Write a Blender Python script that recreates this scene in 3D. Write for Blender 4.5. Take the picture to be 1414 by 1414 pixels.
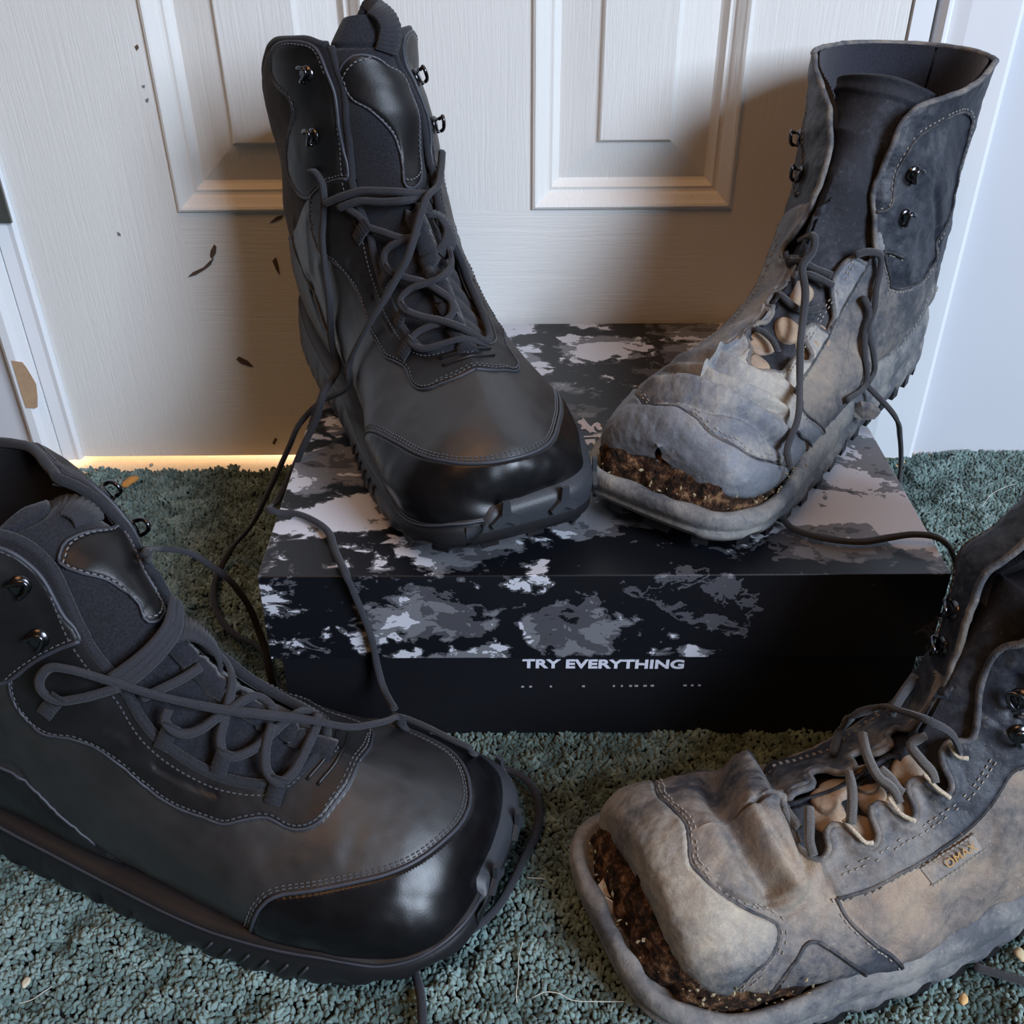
import bpy, bmesh, math, random
import numpy as np
from mathutils import Vector, Matrix
from mathutils.bvhtree import BVHTree
random.seed(4); np.random.seed(4)
SC = bpy.context.scene
for o in list(bpy.data.objects): bpy.data.objects.remove(o)
# ---- camera ----------------------------------------------------------------
PITCH = math.radians(34.7); ROLL = math.radians(0.45); F_PX = 1416.0
cam_d = bpy.data.cameras.new('camera'); cam = bpy.data.objects.new('camera', cam_d)
SC.collection.objects.link(cam); SC.camera = cam
cam_d.sensor_width = 36; cam_d.lens = 36*F_PX/1414; cam_d.clip_start = .02; cam_d.clip_end = 50
_f = Vector((0, math.cos(PITCH), -math.sin(PITCH))); _r = Vector((1, 0, 0)); _u = _r.cross(_f)
_c, _s = math.cos(ROLL), math.sin(ROLL)
_r, _u = _c*_r-_s*_u, _s*_r+_c*_u
cam.matrix_world = Matrix(((_r.x, _u.x, -_f.x, 0), (_r.y, _u.y, -_f.y, -.713), (_r.z, _u.z, -_f.z, .442), (0, 0, 0, 1)))
# ---- world, window light, lamp behind the door ------------------------------
w = bpy.data.worlds.new('world'); SC.world = w; w.use_nodes = True
bg = w.node_tree.nodes['Background']; bg.inputs[0].default_value = (.50, .34, .24, 1); bg.inputs[1].default_value = .11
def area(name, loc, aim, sx, sy, power, col):
    l = bpy.data.lights.new(name, 'AREA'); l.shape = 'RECTANGLE'; l.size = sx; l.size_y = sy; l.energy = power; l.color = col
    o = bpy.data.objects.new(name, l); SC.collection.objects.link(o); o.location = loc
    o.rotation_euler = (Vector(aim)-Vector(loc)).to_track_quat('-Z', 'Y').to_euler(); return o
area('window_light', (1.35, -1.75, 1.25), (0, -.15, .1), .85, 1.0, 76, (.70, .82, 1.0))
area('ceiling_lamp', (-.55, -.95, 2.2), (-.2, -.1, .1), 1.0, 1.0, 11, (1.0, .50, .19))
area('lamp_behind_door', (-.1, .8, .16), (-.2, 0, 0), .6, .2, 60, (1.0, .80, .56))
SC.view_settings.view_transform = 'Standard'; SC.view_settings.look = 'None'
SC.view_settings.gamma = 1; SC.view_settings.use_curve_mapping = False
SC.view_settings.exposure = 0.0
# ---- numeric helpers -------------------------------------------------------
CAM = np.array([0.0, -0.713, 0.442])
def cam_axes():
    fwd = np.array([0, math.cos(PITCH), -math.sin(PITCH)])
    right = np.array([1.0, 0, 0]); up = np.cross(right, fwd)
    c, s = math.cos(ROLL), math.sin(ROLL)
    r2 = c*right - s*up; u2 = s*right + c*up
    return r2, u2, fwd
def project(P):
    r, u, f = cam_axes(); d = np.asarray(P) - CAM
    dz = d @ f
    return np.stack([707 + F_PX*(d @ r)/dz, 707 - F_PX*(d @ u)/dz], -1), dz
def pix_ray(px, py):
    r, u, f = cam_axes()
    d = f + r*(px-707)/F_PX - u*(py-707)/F_PX
    return d/np.linalg.norm(d)
def on_z(px, py, z):
    d = pix_ray(px, py); return CAM + d*(z-CAM[2])/d[2]
def on_y(px, py, y):
    d = pix_ray(px, py); return CAM + d*(y-CAM[1])/d[1]
def smooth(t, a, b):
    x = np.clip((t-a)/(b-a), 0, 1); return x*x*(3-2*x)
def pchip(xs, ys, x):
    """monotone cubic interpolation, columns of ys"""
    xs = np.asarray(xs, float); ys = np.asarray(ys, float)
    if ys.ndim == 1: return pchip(xs, ys[:, None], x)[:, 0]
    h = np.diff(xs)[:, None]; d = np.diff(ys, axis=0)/h
    m = np.zeros_like(ys)
    w1 = 2*h[1:]+h[:-1]; w2 = h[1:]+2*h[:-1]
    same = d[:-1]*d[1:] > 0
    with np.errstate(all='ignore'):
        hm = (w1+w2)/(w1/d[:-1]+w2/d[1:])
    m[1:-1] = np.where(same, np.nan_to_num(hm), 0)
    m[0] = d[0]; m[-1] = d[-1]
    i = np.clip(np.searchsorted(xs, x)-1, 0, len(xs)-2)
    t = ((x-xs[i])/np.diff(xs)[i])[:, None]; hh = h[i]
    return ((2*t**3-3*t**2+1)*ys[i]+(t**3-2*t**2+t)*hh*m[i]+(-2*t**3+3*t**2)*ys[i+1]+(t**3-t**2)*hh*m[i+1])
def crom(pts, n):
    """Catmull-Rom curve through points, n samples, roughly even"""
    P = np.asarray(pts, float)
    if len(P) == 2: 
        t = np.linspace(0, 1, n)[:, None]; return P[0]*(1-t)+P[1]*t
    E = np.vstack([2*P[0]-P[1], P, 2*P[-1]-P[-2]])
    k = np.sqrt(np.linalg.norm(np.diff(E, axis=0), axis=1))+1e-6
    T = np.concatenate([[0], np.cumsum(k)])
    ts = np.linspace(T[1], T[-2], max(n*4, 40)); out = []
    for t in ts:
        i = min(max(np.searchsorted(T, t)-1, 1), len(E)-3)
        p0, p1, p2, p3 = E[i-1:i+3]; t0, t1, t2, t3 = T[i-1:i+3]
        a1 = (t1-t)/(t1-t0)*p0+(t-t0)/(t1-t0)*p1; a2 = (t2-t)/(t2-t1)*p1+(t-t1)/(t2-t1)*p2
        a3 = (t3-t)/(t3-t2)*p2+(t-t2)/(t3-t2)*p3
        b1 = (t2-t)/(t2-t0)*a1+(t-t0)/(t2-t0)*a2; b2 = (t3-t)/(t3-t1)*a2+(t-t1)/(t3-t1)*a3
        out.append((t2-t)/(t2-t1)*b1+(t-t1)/(t2-t1)*b2)
    return resample(np.array(out), n)
def resample(P, n):
    s = np.concatenate([[0], np.cumsum(np.linalg.norm(np.diff(P, axis=0), axis=1))])
    t = np.linspace(0, s[-1], n)
    return np.stack([np.interp(t, s, P[:, k]) for k in range(P.shape[1])], -1)
def sdf_poly(x, y, poly):
    """signed distance (inside negative) from arrays x,y to closed polygon"""
    poly = np.asarray(poly, float); d = np.full(x.shape, 1e9); ins = np.zeros(x.shape, bool)
    n = len(poly)
    for i in range(n):
        a = poly[i]; b = poly[(i+1) % n]; e = b-a; wx = x-a[0]; wy = y-a[1]
        t = np.clip((wx*e[0]+wy*e[1])/(e@e+1e-18), 0, 1)
        d = np.minimum(d, (wx-e[0]*t)**2+(wy-e[1]*t)**2)
        c = ((a[1] > y) != (b[1] > y)) & (x < (b[0]-a[0])*(y-a[1])/(b[1]-a[1]+1e-18)+a[0])
        ins ^= c
    d = np.sqrt(d); return np.where(ins, -d, d)
def dist_line(x, y, line):
    line = np.asarray(line, float); d = np.full(x.shape, 1e9)
    for a, b in zip(line[:-1], line[1:]):
        e = b-a; wx = x-a[0]; wy = y-a[1]
        t = np.clip((wx*e[0]+wy*e[1])/(e@e+1e-18), 0, 1)
        d = np.minimum(d, (wx-e[0]*t)**2+(wy-e[1]*t)**2)
    return np.sqrt(d)
def fnoise(P, seed, sc, octv=3):
    """cheap smooth 3-D value noise, numpy"""
    rng = np.random.RandomState(seed); tab = rng.rand(4096)
    out = np.zeros(P.shape[:-1]); amp = 1; tot = 0
    for o in range(octv):
        q = P*sc*(2**o)+100+o*17.3; i = np.floor(q).astype(int); f = q-i; f = f*f*(3-2*f)
        def h(a, b, c): return tab[((i[..., 0]+a)*73+(i[..., 1]+b)*1231+(i[..., 2]+c)*4099*3+(i[..., 0]+a)*(i[..., 1]+b)*7) & 4095]
        v = 0
        for a in (0, 1):
            for b in (0, 1):
                for c in (0, 1):
                    w = (f[..., 0] if a else 1-f[..., 0])*(f[..., 1] if b else 1-f[..., 1])*(f[..., 2] if c else 1-f[..., 2])
                    v = v+w*h(a, b, c)
        out += amp*(v-.5); tot += amp; amp *= .5
    return out/tot*2
# ---- boot last -------------------------------------------------------------
# station rows: u, Tx, Tz, Bx, Bz, halfwidth, ycenter, q(egg), n(square)
def ring_grid(st, us, vs):
    st = np.asarray(st, float)
    S = pchip(st[:, 0], st[:, 1:], us)
    Tx, Tz, Bx, Bz, w, yc, q, n = [S[:, k][:, None] for k in range(8)]
    v = vs[None, :]
    t = (1-np.cos(math.pi*np.abs(v)))/2
    tq = np.power(t, q)
    half = w*np.power(np.clip(1-np.power(np.abs(1-2*tq), n), 0, None), 1/n)
    x = Tx*(1-t)+Bx*t; z = Tz*(1-t)+Bz*t
    y = yc+np.sign(v)*half
    return np.stack([np.broadcast_to(x, y.shape), y, np.broadcast_to(z, y.shape)], -1)
def rot_z(a): c, s = math.cos(a), math.sin(a); return np.array([[c, -s, 0], [s, c, 0], [0, 0, 1.]])
def rot_y(a): c, s = math.cos(a), math.sin(a); return np.array([[c, 0, s], [0, 1, 0], [-s, 0, c]])
def rot_x(a): c, s = math.cos(a), math.sin(a); return np.array([[1, 0, 0], [0, c, -s], [0, s, c]])
def pose(toe, heel, roll=0, mir=1):
    """matrix & origin placing local +x from heel to toe (world xyz of sole ends)"""
    toe = np.array(toe, float); heel = np.array(heel, float); d = toe-heel
    yaw = math.atan2(d[1], d[0]); pit = math.atan2(d[2], math.hypot(d[0], d[1]))
    R = rot_z(yaw) @ rot_y(-pit) @ rot_x(roll)
    return R, heel
def footprint(G, zmax=.045, nb=60):
    """outline (closed, ccw) of the last near the ground -> arrays; G local grid"""
    P = G.reshape(-1, 3); P = P[P[:, 2] < zmax]
    x0, x1 = P[:, 0].min(), P[:, 0].max()
    xs = x0+(x1-x0)*(1-np.cos(np.linspace(0, math.pi, nb)))/2
    Y1 = []; Y0 = []
    for i, x in enumerate(xs):
        hw = max(.003, .5*abs(xs[min(i+1, nb-1)]-xs[max(i-1, 0)]))
        q = P[np.abs(P[:, 0]-x) < hw]
        Y1.append(q[:, 1].max() if len(q) else 0); Y0.append(q[:, 1].min() if len(q) else 0)
    top = np.stack([xs[::-1], np.array(Y1)[::-1]], -1); bot = np.stack([xs, np.array(Y0)], -1)
    return np.vstack([top, bot[1:-1]])      # toe -> left side -> heel -> right side
def offset_outline(O, d):
    """offset closed ccw polyline outward, smoothed"""
    for _ in range(3): O = (np.roll(O, 1, 0)+2*O+np.roll(O, -1, 0))/4
    C = np.vstack([O, O[:1]]); O = resample(C, 241)[:-1]
    for _ in range(4): O = (np.roll(O, 1, 0)+2*O+np.roll(O, -1, 0))/4
    t = np.roll(O, -1, 0)-np.roll(O, 1, 0); t /= np.linalg.norm(t, axis=1)[:, None]
    n = np.stack([t[:, 1], -t[:, 0]], -1)
    return O+n*d, n
def sole_z(x, L):
    """bottom and top height of the new sole along the foot"""
    s = x/L
    zb = .016*smooth(s, .72, 1.02)**1.3+.004*smooth(-s, -.12, .0)
    zt = np.interp(s, [0, .08, .25, .45, .65, .8, .9, .97, 1.], [.046, .044, .038, .032, .030, .032, .036, .044, .048])
    return zb, zt
# fitted station rows of each boot and traced feature lines (u along, v around)
OPT = {"A":{"st":[[0.0,0.308,0.0408,0.308,0.032,0.0019,0.0013,1.3,2.1], [0.04,0.306,0.0538,0.306,0.024,0.0227,0.0014,1.4,2.2], [0.09,0.299,0.0636,0.3,0.018,0.0369,0.0005,1.5,2.3],
[0.16,0.281,0.0722,0.285,0.016,0.045,-0.0007,1.6,2.4], [0.24,0.254,0.0796,0.258,0.016,0.0503,0.0029,1.8,2.4], [0.32,0.2239,0.0887,0.226,0.016,0.0525,0.0054,1.9,2.3],
[0.4,0.1945,0.1066,0.188,0.016,0.0482,0.0053,1.9,2.2], [0.48,0.1717,0.1267,0.14,0.016,0.0451,0.005,1.7,2.1], [0.55,0.1566,0.1436,0.09,0.016,0.0461,0.0029,1.5,2.1],
[0.62,0.1454,0.1595,0.039,0.0175,0.0474,0.0022,1.25,2.1], [0.69,0.1391,0.1747,0.0012,0.03,0.0463,0.0021,1.1,2.1], [0.76,0.1353,0.1867,-0.0067,0.0674,0.0452,0.0011,1.0,2.1],
[0.84,0.1306,0.1976,0.0015,0.1096,0.0425,-0.0006,1.0,2.1], [0.92,0.1253,0.2088,0.0048,0.1578,0.0405,-0.0042,1.0,2.1],
[1.0,0.1206,0.2199,0.0046,0.2029,0.0382,-0.0041,1.0,2.1]],"toe":[0.0006,-0.2919,0.122],"heel":[-0.1204,-0.0139,0.122]},"B":{"st":[[0.0,0.308,0.0419,0.308,0.032,0.002,-0.0059,1.3,2.1],
[0.04,0.306,0.0552,0.306,0.024,0.0233,-0.0059,1.4,2.2], [0.09,0.299,0.0653,0.3,0.018,0.0374,-0.0049,1.5,2.3], [0.16,0.281,0.0739,0.285,0.016,0.0448,-0.0035,1.6,2.4],
[0.24,0.254,0.0778,0.258,0.016,0.0499,-0.0063,1.8,2.4], [0.32,0.2236,0.0797,0.226,0.016,0.0513,-0.0074,1.9,2.3], [0.4,0.1923,0.0889,0.188,0.016,0.0457,-0.0042,1.9,2.2],
[0.48,0.1654,0.1115,0.14,0.016,0.041,-0.0023,1.7,2.1], [0.55,0.151,0.136,0.09,0.016,0.0416,-0.001,1.5,2.1], [0.62,0.1436,0.1547,0.0399,0.0174,0.0442,0.0007,1.25,2.1],
[0.69,0.1372,0.1665,0.0039,0.0293,0.0447,0.0008,1.1,2.1], [0.76,0.1342,0.1756,-0.003,0.0663,0.0458,0.0001,1.0,2.1], [0.84,0.1281,0.1849,0.005,0.1029,0.0448,-0.0012,1.0,2.1],
[0.92,0.1238,0.1946,0.0076,0.1486,0.0453,-0.0019,1.0,2.1],
[1.0,0.1246,0.2022,0.0049,0.1962,0.0481,-0.0002,1.0,2.1]],"toe":[0.0672,-0.2897,0.122],"heel":[0.2649,-0.035,0.122]},"C":{"st":[[0.0,0.302,0.0361,0.302,0.032,0.0019,0.008,1.3,2.1],
[0.04,0.3,0.0499,0.3,0.024,0.0236,0.0078,1.4,2.2], [0.09,0.293,0.0617,0.294,0.018,0.0398,0.0067,1.5,2.3], [0.16,0.275,0.0735,0.279,0.016,0.0504,0.0044,1.6,2.4],
[0.24,0.25,0.0836,0.254,0.016,0.0549,0.0018,1.8,2.4], [0.32,0.2219,0.0937,0.222,0.016,0.056,-0.001,1.9,2.3], [0.4,0.1937,0.1092,0.184,0.016,0.0535,-0.0031,1.9,2.2],
[0.48,0.1719,0.1294,0.136,0.016,0.0493,-0.0035,1.7,2.1], [0.55,0.1589,0.1479,0.086,0.016,0.0481,-0.0025,1.5,2.1], [0.62,0.1504,0.1618,0.0361,0.0177,0.0481,-0.0011,1.25,2.1],
[0.69,0.1411,0.1705,0.0009,0.0307,0.0476,0.0017,1.1,2.1], [0.76,0.1326,0.1781,-0.0056,0.0686,0.0472,0.0041,1.0,2.1], [0.84,0.1248,0.1844,-0.0057,0.1064,0.0479,0.005,1.0,2.1],
[0.92,0.1146,0.1912,-0.0106,0.1452,0.0487,0.0042,1.0,2.1],
[1.0,0.1005,0.198,-0.0169,0.18,0.0466,-0.0014,1.0,2.1]],"toe":[-0.0121,-0.4208,0.005],"heel":[-0.3008,-0.3235,0.005]},"D":{"st":[[0.0,0.302,0.0426,0.302,0.032,0.002,-0.0098,1.3,2.1],
[0.04,0.3,0.0549,0.3,0.024,0.0242,-0.0097,1.4,2.2], [0.09,0.293,0.0653,0.294,0.018,0.0408,-0.0086,1.5,2.3], [0.16,0.275,0.0743,0.279,0.016,0.0513,-0.0064,1.6,2.4],
[0.24,0.25,0.0781,0.254,0.016,0.0539,-0.0037,1.8,2.4], [0.32,0.2219,0.0798,0.222,0.016,0.054,-0.0006,1.9,2.3], [0.4,0.1933,0.088,0.184,0.016,0.0535,0.0028,1.9,2.2],
[0.48,0.1708,0.1036,0.136,0.016,0.0501,0.0026,1.7,2.1], [0.55,0.1573,0.1223,0.086,0.016,0.048,-0.0015,1.5,2.1], [0.62,0.1496,0.1419,0.0363,0.0183,0.0476,-0.0049,1.25,2.1],
[0.69,0.1466,0.1596,0.0008,0.0335,0.0477,-0.0065,1.1,2.1], [0.76,0.1441,0.174,-0.0058,0.0737,0.0475,-0.0072,1.0,2.1], [0.84,0.1322,0.19,0.0023,0.114,0.0459,-0.0015,1.0,2.1],
[0.92,0.1241,0.2074,0.0052,0.1604,0.0457,0.0022,1.0,2.1], [1.0,0.1244,0.2207,0.003,0.2117,0.0472,-0.0,1.0,2.1]],"toe":[0.0433,-0.4501,0.005],"heel":[0.332,-0.3414,0.005]}}
BAKED = {"A":{"feat":{"tp":[[0.8898,-0.1263], [0.9142,-0.0862], [0.9313,-0.0421], [0.9142,0.022], [0.877,0.0581], [0.8655,0.1022], [0.7783,0.1062], [0.6838,0.1263], [0.6037,0.1503],
[0.568,0.0822], [0.5722,-0.006], [0.6109,0.022], [0.6638,0.014], [0.7053,-0.018], [0.7554,-0.0541], [0.8026,-0.1022], [0.8484,-0.1263]]},"lace":[["s",[[0.6295,-0.2866,0.0045],
[0.6152,-0.2305,0.0045], [0.6009,-0.1784,0.0045], [0.5765,-0.1182,0.0045], [0.5536,-0.022,0.0045], [0.5565,0.1142,0.0045]]], ["s",[[0.6052,-0.2585,0.0042], [0.5966,-0.2265,0.0042],
[0.588,-0.1984,0.0042], [0.5608,-0.1383,0.0042], [0.5408,-0.0381,0.0042], [0.5494,0.1022,0.0042]]], ["s",[[0.5951,-0.2425,0.003], [0.568,-0.2305,0.003], [0.5494,-0.2305,0.003],
[0.5222,-0.1984,0.003], [0.4864,-0.1263,0.003], [0.485,0.0421,0.003]]], ["s",[[0.475,-0.0741,0.004], [0.4878,-0.1583,0.004], [0.495,-0.2064,0.004], [0.4893,-0.2385,0.004],
[0.4664,-0.2465,0.004], [0.4392,-0.2024,0.004], [0.4134,-0.1343,0.004], [0.3877,-0.0581,0.004], [0.3677,0.006,0.004], [0.3491,-0.018,0.004], [0.3462,-0.1022,0.004],
[0.3534,-0.1824,0.004], [0.3577,-0.2385,0.004], [0.3534,-0.2665,0.004], [0.3319,-0.2345,0.004], [0.3147,-0.1383,0.004], [0.3047,-0.018,0.004], [0.299,0.1463,0.004]]],
["s",[[0.4678,0.1423,0.0055], [0.4521,0.1503,0.0055], [0.4249,0.1182,0.0055], [0.4006,-0.002,0.0055], [0.4049,-0.1222,0.0055], [0.4149,-0.1944,0.0055], [0.4134,-0.2465,0.0055],
[0.3963,-0.2465,0.0055], [0.3705,-0.1944,0.0055], [0.3491,-0.1222,0.0055], [0.3233,-0.006,0.0055], [0.299,0.1503,0.0055]]]],"free":[[[-0.0385,-0.1104,0.2772],
[-0.0386,-0.129,0.2719], [-0.0398,-0.146,0.2684], [-0.0451,-0.1646,0.2669], [-0.0512,-0.1809,0.2512], [-0.0551,-0.1856,0.2415], [-0.062,-0.1895,0.2307], [-0.0686,-0.1924,0.2207],
[-0.0783,-0.1935,0.2063], [-0.0913,-0.1903,0.181], [-0.0927,-0.191,0.1688], [-0.1143,-0.175,0.149], [-0.1265,-0.178,0.137], [-0.1363,-0.176,0.1182], [-0.1512,-0.172,0.0894],
[-0.1702,-0.165,0.0544], [-0.1927,-0.1491,0.022], [-0.199,-0.1581,0.014], [-0.199,-0.177,0.014], [-0.1942,-0.1974,0.014], [-0.1851,-0.2147,0.014], [-0.1728,-0.2287,0.014],
[-0.1591,-0.2391,0.016], [-0.1499,-0.2496,0.016], [-0.1414,-0.2689,0.014], [-0.1305,-0.2822,0.014]], [[-0.113,-0.1268,0.2713], [-0.1081,-0.1335,0.2725], [-0.1048,-0.1368,0.268],
[-0.1045,-0.1391,0.255], [-0.1068,-0.1415,0.2378], [-0.1063,-0.1469,0.2213], [-0.1048,-0.1536,0.2078], [-0.1056,-0.1579,0.1784], [-0.1031,-0.1624,0.1666], [-0.109,-0.185,0.1602],
[-0.1141,-0.19,0.1462], [-0.1223,-0.195,0.1316], [-0.1319,-0.2,0.1126], [-0.1368,-0.215,0.1072], [-0.1308,-0.2557,0.128], [-0.1252,-0.2556,0.126], [-0.1173,-0.2564,0.126],
[-0.1078,-0.262,0.126], [-0.0976,-0.2728,0.126], [-0.0909,-0.2913,0.126], [-0.0827,-0.3113,0.127], [-0.0804,-0.311,0.1166], [-0.0767,-0.31,0.099], [-0.0736,-0.31,0.0816],
[-0.0725,-0.31,0.0636], [-0.0697,-0.315,0.0525], [-0.0623,-0.33,0.0514]]]},"B":{"feat":{"cap":[[0.2217,-0.3828], [0.186,-0.3507], [0.1431,-0.2505], [0.123,-0.1543],
[0.1273,-0.0701], [0.1273,0.0661], [0.123,0.1543], [0.1173,0.2224], [0.1245,0.2946], [0.1402,0.3707], [0.1602,0.4429], [0.2046,0.5271], [0.2604,0.6673], [0.2532,0.6713],
[0.2346,0.6713], [0.206,0.6713]],"hl":[[0.9285,-0.2024], [0.8469,-0.1142], [0.7396,-0.0581], [0.6624,-0.0621], [0.6052,-0.0661], [0.5608,-0.1222], [0.5279,-0.1423],
[0.4878,-0.1022], [0.4549,0.006], [0.4306,0.0661], [0.3977,0.1022], [0.3691,0.1263], [0.3333,0.1463], [0.2976,0.1663]],"hr":[[0.9213,0.2745], [0.8856,0.2144], [0.7997,0.1583],
[0.6681,0.1663], [0.6209,0.1944], [0.5951,0.2465], [0.5737,0.3066], [0.5265,0.2906], [0.4878,0.2625], [0.4549,0.2625], [0.4392,0.2866], [0.4077,0.3026], [0.3805,0.3106],
[0.3562,0.3267], [0.329,0.3427]],"crack1":[[0.2332,-0.1784], [0.196,0.0341], [0.206,0.1663], [0.226,0.2665], [0.2661,0.3828]],"val2":[[0.1431,0.022], [0.1531,0.1543],
[0.1774,0.2425], [0.2017,0.3427], [0.2203,0.4469], [0.2418,0.5471]],"fold":[[0.2418,-0.1182], [0.2332,0.1303], [0.2518,0.2345], [0.289,0.3467],
[0.2847,0.4028]],"stay":[[0.5064,0.487], [0.4649,0.483], [0.4134,0.487], [0.3677,0.479], [0.319,0.4509]],"seam":[[0.5765,0.3106], [0.6009,0.3828], [0.6724,0.5391], [0.6638,0.5872],
[0.5994,0.507], [0.5536,0.4549]],"collarline":[[0.7725,0.5271], [0.8412,0.5351], [0.9299,0.515], [0.8999,0.3587], [0.834,0.2625], [0.7568,0.1944],
[0.6781,0.1944]],"hooks":[[0.7239,0.2625], [0.6423,0.3106], [0.7568,-0.2385], [0.6466,-0.2184]],"heelseam":[[0.6595,0.6072], [0.6481,0.6313], [0.618,0.6473], [0.5923,0.6754],
[0.5594,0.6834], [0.525,0.6713], [0.5021,0.6633]],"dots":[[0.402,0.2184], [0.3205,0.2144], [0.4335,0.2986], [0.3977,0.3347], [0.3362,0.0581],
[0.4464,0.1703]],"tabL":[[0.5179,-0.3106], [0.4592,0.0341], [0.4335,0.0461], [0.4177,-0.1703], [0.3977,0.1022], [0.3691,0.1263], [0.3319,0.0621], [0.3333,0.1463],
[0.2976,0.1663]],"tabsR":[[0.505,0.2705], [0.4621,0.2585], [0.412,0.2826], [0.3648,0.3106]],"notchR":[[0.4521,0.3627], [0.3963,0.3427]],"tabsL":[[0.4721,-0.0701], [0.4564,0.006],
[0.3977,0.1142], [0.3333,0.1583]],"notchL":[[0.5179,-0.3106], [0.4192,-0.1864], [0.3362,-0.0701]]},"lace":[["s",[[0.5007,0.002,0.008], [0.5064,0.0381,0.008], [0.4907,0.0822,0.008],
[0.4678,0.1263,0.008], [0.4435,0.1623,0.008], [0.4106,0.2265,0.008], [0.3705,0.2866,0.008], [0.3262,0.3427,0.008], [0.2675,0.4108,0.008], [0.2303,0.4749,0.008],
[0.2132,0.5271,0.008]]], ["s",[[0.5293,0.2585,0.004], [0.5465,0.2866,0.004], [0.5579,0.3146,0.004], [0.5508,0.3547,0.004], [0.5293,0.3948,0.004], [0.515,0.4309,0.004],
[0.5036,0.4749,0.004], [0.4964,0.5752,0.004], [0.4979,0.6633,0.004], [0.4764,0.6633,0.004]]], ["s",[[0.5122,0.3828,0.003], [0.5093,0.4309,0.003], [0.4993,0.479,0.003],
[0.485,0.5511,0.003], [0.4764,0.6593,0.003], [0.4235,0.6313,0.003]]], ["s",[[0.4893,-0.1623,0.003], [0.4635,0.002,0.003], [0.4664,0.1463,0.003], [0.475,0.2184,0.003],
[0.4821,0.2665,0.003]]], ["s",[[0.4764,-0.1102,0.002], [0.4735,0.0621,0.002], [0.4793,0.1663,0.002], [0.4907,0.2425,0.002]]], ["s",[[0.4278,0.01,0.002], [0.4249,0.1222,0.002],
[0.4278,0.1944,0.002], [0.4392,0.2465,0.002], [0.4506,0.2705,0.002]]], ["s",[[0.3562,0.0581,0.003], [0.3591,0.1263,0.003], [0.3562,0.1824,0.003],
[0.3476,0.2345,0.003]]]],"free":[[[0.207,-0.1778,0.1612], [0.2262,-0.185,0.1428], [0.2367,-0.175,0.1219], [0.2441,-0.168,0.0993], [0.2482,-0.165,0.0755]], [[0.1403,-0.2683,0.136],
[0.1429,-0.2691,0.13], [0.1472,-0.2728,0.126], [0.1564,-0.2794,0.1255], [0.1685,-0.284,0.1255], [0.1812,-0.2855,0.1255], [0.197,-0.2825,0.126], [0.2079,-0.2842,0.129],
[0.2184,-0.2849,0.128], [0.2283,-0.2812,0.12], [0.2383,-0.2742,0.105], [0.2577,-0.2479,0.07]]]},"C":{"feat":{"tp":[[0.8226,-0.1182], [0.8584,-0.0581], [0.8484,-0.014],
[0.7854,0.0741], [0.7811,0.1543], [0.7182,0.1383], [0.6395,0.1263], [0.5708,0.1343], [0.5508,-0.018], [0.5722,-0.0782], [0.6052,-0.0501], [0.6481,-0.0501], [0.6953,-0.0621],
[0.7454,-0.0942], [0.7854,-0.1142]]},"lace":[["s",[[0.5765,0.0862,0.006], [0.5479,-0.0261,0.006], [0.5465,-0.1222,0.006], [0.5579,-0.1944,0.006], [0.568,-0.2305,0.006]]],
["s",[[0.5665,0.1222,0.0055], [0.5379,-0.018,0.0055], [0.5365,-0.1263,0.0055], [0.5465,-0.1984,0.0055], [0.5565,-0.2345,0.0055]]], ["s",[[0.5565,0.1343,0.005],
[0.5279,-0.01,0.005], [0.5265,-0.1182,0.005], [0.5351,-0.1944,0.005], [0.5436,-0.2305,0.005]]], ["s",[[0.4735,-0.0301,0.004], [0.4807,-0.0982,0.004], [0.4893,-0.1423,0.004],
[0.5036,-0.1944,0.004], [0.5165,-0.2345,0.004]]], ["s",[[0.4807,0.1503,0.004], [0.4564,0.1383,0.004], [0.4349,0.0501,0.004], [0.4249,-0.0421,0.004], [0.4206,-0.1142,0.004],
[0.4163,-0.1703,0.004], [0.412,-0.2144,0.004], [0.4006,-0.2385,0.004], [0.3877,-0.2265,0.004], [0.3748,-0.1904,0.004], [0.3662,-0.1423,0.004], [0.3577,-0.0501,0.004],
[0.3519,0.1062,0.004], [0.3491,0.1703,0.004], [0.3362,0.1824,0.004]]], ["s",[[0.4821,-0.2184,0.0055], [0.4807,-0.2425,0.0055], [0.4692,-0.2545,0.0055], [0.4535,-0.2505,0.0055],
[0.4392,-0.2224,0.0055], [0.4263,-0.1623,0.0055], [0.412,-0.0822,0.0055], [0.4049,-0.006,0.0055], [0.3948,0.0381,0.0055], [0.3791,0.0341,0.0055], [0.372,0.002,0.0055]]],
["s",[[0.3662,-0.0621,0.0055], [0.3634,-0.1263,0.0055], [0.3591,-0.1864,0.0055], [0.3505,-0.2224,0.0055], [0.3348,-0.2305,0.0055], [0.3262,-0.2064,0.0055], [0.3205,-0.1503,0.0055],
[0.319,-0.0621,0.0055], [0.3205,0.0381,0.0055], [0.3319,0.1543,0.0055]]], ["s",[[0.5494,-0.2345,0.0075], [0.5651,-0.2625,0.0075], [0.5851,-0.2866,0.0075], [0.608,-0.3066,0.0075],
[0.6295,-0.3026,0.0075], [0.6423,-0.2906,0.0075], [0.6438,-0.2625,0.0075], [0.6209,-0.2425,0.0075], [0.568,-0.2345,0.0075], [0.5007,-0.2024,0.0075], [0.4306,-0.1383,0.0075],
[0.382,-0.0501,0.0075], [0.3362,0.0341,0.0075], [0.289,0.1263,0.0075], [0.2718,0.1944,0.0075], [0.2647,0.2866,0.0075], [0.2618,0.3627,0.0075], [0.2246,0.3387,0.0075],
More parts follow.
